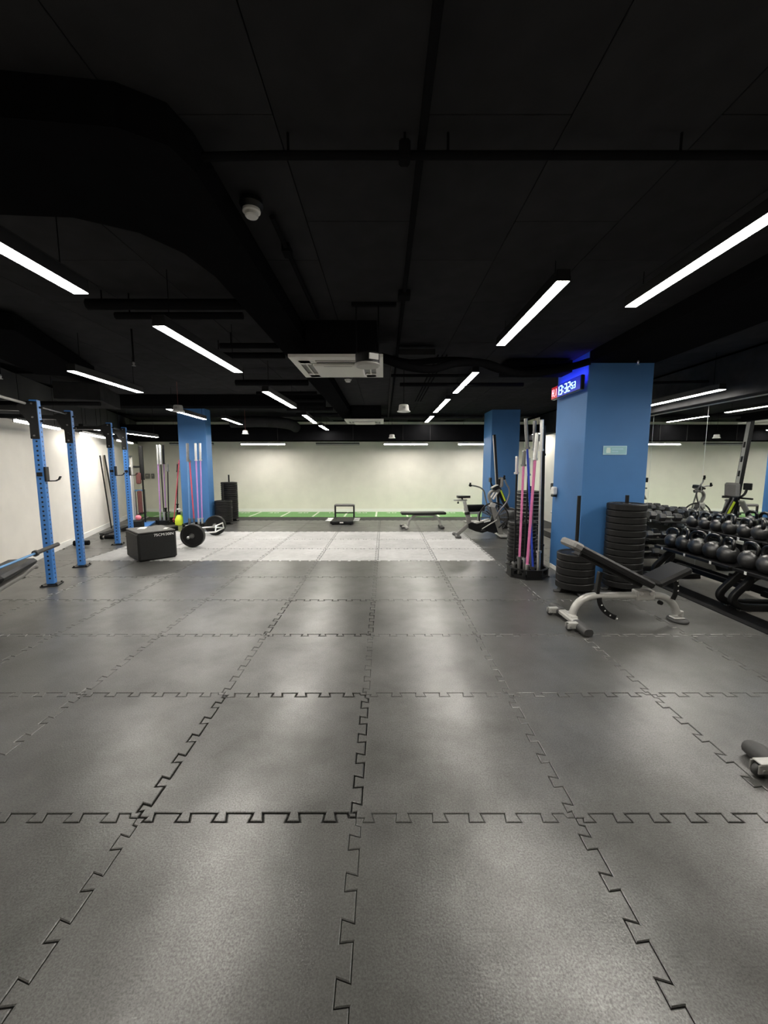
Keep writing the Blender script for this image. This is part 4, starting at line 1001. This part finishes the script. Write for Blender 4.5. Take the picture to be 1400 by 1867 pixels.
for c_, y in (('1', .215), ('3', .115), ('3', -.03), ('2', -.135)): digit(c_, y, .0, .062, .115, 'digit_cyan')
b = MB(); b.box((-.0125, .045, .028), (.004, .016, .016)); b.box((-.0125, .045, -.028), (.004, .016, .016)); b.build('colon', 'digit_cyan', ck)
b = MB(); b.box((-.0125, -.195, .015), (.004, .011, .011)); b.box((-.0125, -.195, -.025), (.004, .011, .011)); b.build('colon', 'digit_cyan', ck)
digit('5', -.235, -.005, .038, .075, 'digit_cyan'); digit('3', -.30, -.005, .038, .075, 'digit_cyan')
t = thing('wall_sign', 'small teal sign with pale bottle symbol on the front of the big pillar', 'sign', (3.03, 5.385, 1.79), 0)
b = MB(); b.box((0, 0, 0), (.312, .008, .118), ch=.002); b.build('border', 'sign_edge', t)
b = MB(); b.box((0, -.0045, 0), (.292, .003, .098)); b.build('face', 'sign_teal', t)
b = MB(); b.prism([(-.026, -.035), (.026, -.035), (.030, .0), (.022, .02), (.024, .035), (-.024, .035), (-.022, .02), (-.030, .0)], .003, (-.088, -.0065, 0)); b.build('symbol', 'sign_pale', t)
b = MB()
for k in range(9): b.box((-.033+k*.0165, -.0065, .018), (.012, .002, .016))
for k in range(5): b.box((-.033+k*.0165, -.0065, -.016), (.012, .002, .016))
b.build('print_lines', 'sign_edge', t)
t = thing('soap_dispenser', 'small white dispenser with black base on the side of the big pillar', 'dispenser', (2.60, 6.18, 1.19), 0)
b = MB(); b.box((-.01, 0, .02), (.07, .09, .12), ch=.015); b.build('cover', 'plastic_white', t)
b = MB(); b.box((-.01, 0, -.055), (.065, .085, .035), ch=.01); b.build('nozzle', 'black_metal', t)

# ------------------------------------------------------------------ odds and ends on the far side
t = thing('pump_sprayer', 'bright yellow ribbed pump sprayer on the floor beside the slim pillar', 'sprayer', (-5.46, 10.74, 0), 0)
b = MB(); b.slathe([(.001, 0), (.10, 0), (.115, .02), (.105, .05), (.118, .08), (.105, .11), (.115, .14), (.10, .18), (.07, .24), (.045, .28), (.001, .29)], n=20); b.build('tank', 'neon_yellow', t)
b = MB(); b.lathe([(.045, .27), (.035, .30), (.035, .35), (0, .35)], n=14); b.build('neck', 'black_metal', t)
b = MB(); b.tube([(0, 0, .34), (0, 0, .41)], .012, 8); b.box((0, 0, .43), (.10, .04, .045), ch=.012); b.build('pump_handle', 'plastic_white', t)
def floor_db(label, x, y, rz, m='rubber_black'):
    t = thing('floor_dumbbell', label, 'dumbbell', (x, y, 0), rz, 'dumbbells lying by the side wall')
    q = MB(); q.tube([(-.05, 0, .06), (.13, 0, .06)], .05, 12); q.build('weight', m, t)
    q = MB(); q.tube([(-.13, 0, .06), (-.09, 0, .06)], .055, 12); q.build('weight', m, t)
    q = MB(); q.tube([(-.09, 0, .06), (-.05, 0, .06)], .03, 12); q.build('grip', 'chrome', t)
floor_db('short black dumbbell on the floor behind the second blue post', -6.0, 7.93, .25)
floor_db('short black dumbbell on the floor before the third blue post', -5.95, 8.62, .15)
t = thing('balance_plank', 'dark plank lying along the skirting by the third blue post', 'plank', (-6.40, 9.55, 0), LA+PI/2-.5)
b = MB(); b.box((0, 0, .06), (.75, .16, .03), R=Ry(-.10), ch=.008); b.build('board', 'black_metal', t)
b = MB(); b.box((-.28, 0, .016), (.06, .14, .03)); b.box((.28, 0, .04), (.06, .14, .075)); b.build('block', 'rubber_foot', t)
def lean(name, label, cat, p0, p1, w_, th, m, edge=None):
    p0, p1 = Vector(p0), Vector(p1); t = thing(name, label, cat, p0, 0)
    q = MB(); q.sweep([(0, 0, 0), tuple(p1-p0)], [(-w_/2, -th/2), (w_/2, -th/2), (w_/2, th/2), (-w_/2, th/2)], up=tuple(LN), smooth=False); q.build('body', m, t)
    if edge:
        q = MB(); q.sweep([(0, 0, 0), tuple(p1-p0)], [(w_/2, -th/2), (w_/2+.03, -th/2), (w_/2+.03, th/2), (w_/2, th/2)], up=tuple(LN), smooth=False); q.build('edge_strip', edge, t)
    return t
def onwall(y, off, z): return Vector((lwx(y), y, 0))+LN*off+Vector((0, 0, z))
lean('wooden_pole', 'thin dark pole leaning against the white side wall', 'pole', onwall(10.05, .16, .012), onwall(10.0, .05, 1.83), .025, .025, 'black_metal')
lean('leaning_board', 'tall white board with black edge leaning on the side wall', 'board', onwall(10.45, .20, .012), onwall(10.42, .05, 1.85), .16, .03, 'plastic_white', 'black_metal')
cm = thing('cable_machine', 'silver cable machine with maroon pads standing by the side wall', 'gym machine', tuple(onwall(10.35, .72, 0)), LA, None)
b = MB(); b.box((0, 0, .03), (.55, 1.0, .05), ch=.01); b.build('base', 'rack_blue', cm)
for y in (-.42, .0):
    b = MB(); b.box((-.1, y, .92), (.06, .06, 1.76), ch=.008); b.build('upright', 'silver_paint', cm)
b = MB(); b.box((-.1, -.21, 1.81), (.05, .5, .05), ch=.008); b.build('top_bar', 'steel_dark', cm)
b = MB(); b.box((-.12, -.21, .85), (.05, .22, 1.5), ch=.01); b.build('stack_cover', 'plastic_white', cm)
b = MB(); b.box((.0, .2, 1.25), (.10, .14, .30), ch=.02); b.build('pad', 'maroon', cm)
b = MB(); b.box((.0, .2, .62), (.10, .10, .60), ch=.02); b.build('pad', 'maroon', cm)
b = MB(); b.sweep([(.06, .36, 2.1), (.06, .36, 1.2)], rrect(.10, .09, .3), up=(0, 1, 0)); b.sweep([(.06, .36, 1.22), (.06, .36, .05)], rrect(.04, .04, .3), up=(0, 1, 0)); b.build('boom', 'black_metal', cm)
b = MB(); b.box((-.02, .18, 1.55), (.08, .40, .05), ch=.01); b.build('arm', 'black_metal', cm)
t = thing('storage_box', 'small black box with a pink ball on top by the cable machine', 'box', (-6.02, 9.80, 0), LA)
b = MB(); b.box((0, 0, .13), (.26, .26, .26), ch=.015); b.build('body', 'soft_black', t)
b = MB(); b.box((0, -.131, .06), (.12, .004, .07)); b.build('label', 'label_white', t)
t = thing('exercise_ball', 'small pink ball resting on the black box', 'ball', (-5.98, 9.80, .325), 0)
b = MB(); b.slathe([(.065*math.cos(math.radians(a)), .065*math.sin(math.radians(a))) for a in range(-90, 91, 15)], n=18); b.build('shell', 'pink_ball', t)
t = thing('dip_stand', 'slender dip stand with blue top bar on the turf corner', 'dip stand', (-7.32, 12.15, 0), .3)
b = MB(); b.tube(spline([(-.12, 0, .03), (-.12, 0, .5), (-.12, 0, .85)], 3), .02, 8); b.tube([(.12, 0, .03), (.12, 0, .87)], .024, 8); b.build('leg', 'steel_dark', t)
b = MB(); b.box((0, 0, .84), (.26, .05, .05), ch=.01); b.build('top_bar', 'steel_blue', t)
for sx in (-1, 1):
    b = MB(); b.box((sx*.12, 0, .015), (.06, .45, .03), ch=.008); b.build('foot', 'plastic_grey', t)
for x, w_, nm in ((-8.05, .15, 'wider dark box switch fixed on the far wall near the corner'), (-7.87, .09, 'narrow dark box switch fixed on the far wall near the corner')):
    t = thing('wall_switch', nm, 'switch', (x, YB-.03, 1.22), 0, 'dark switch boxes')
    b = MB(); b.box((0, 0, 0), (w_, .05, .17), ch=.008); b.build('cover', 'steel_dark', t)
    b = MB(); b.box((0, -.028, .02), (w_*.5, .01, .05), ch=.003); b.build('button', 'plastic_grey', t)
t = thing('floor_pad', 'small black wedge pad on the floor just behind the soft jump box', 'pad', (-5.28, 9.85, 0), .5)
b = MB(); b.prism([(-.2, 0), (.2, 0), (.2, .10), (-.2, .03)], .22, (0, 0, 0)); b.build('wedge', 'rubber_black', t)
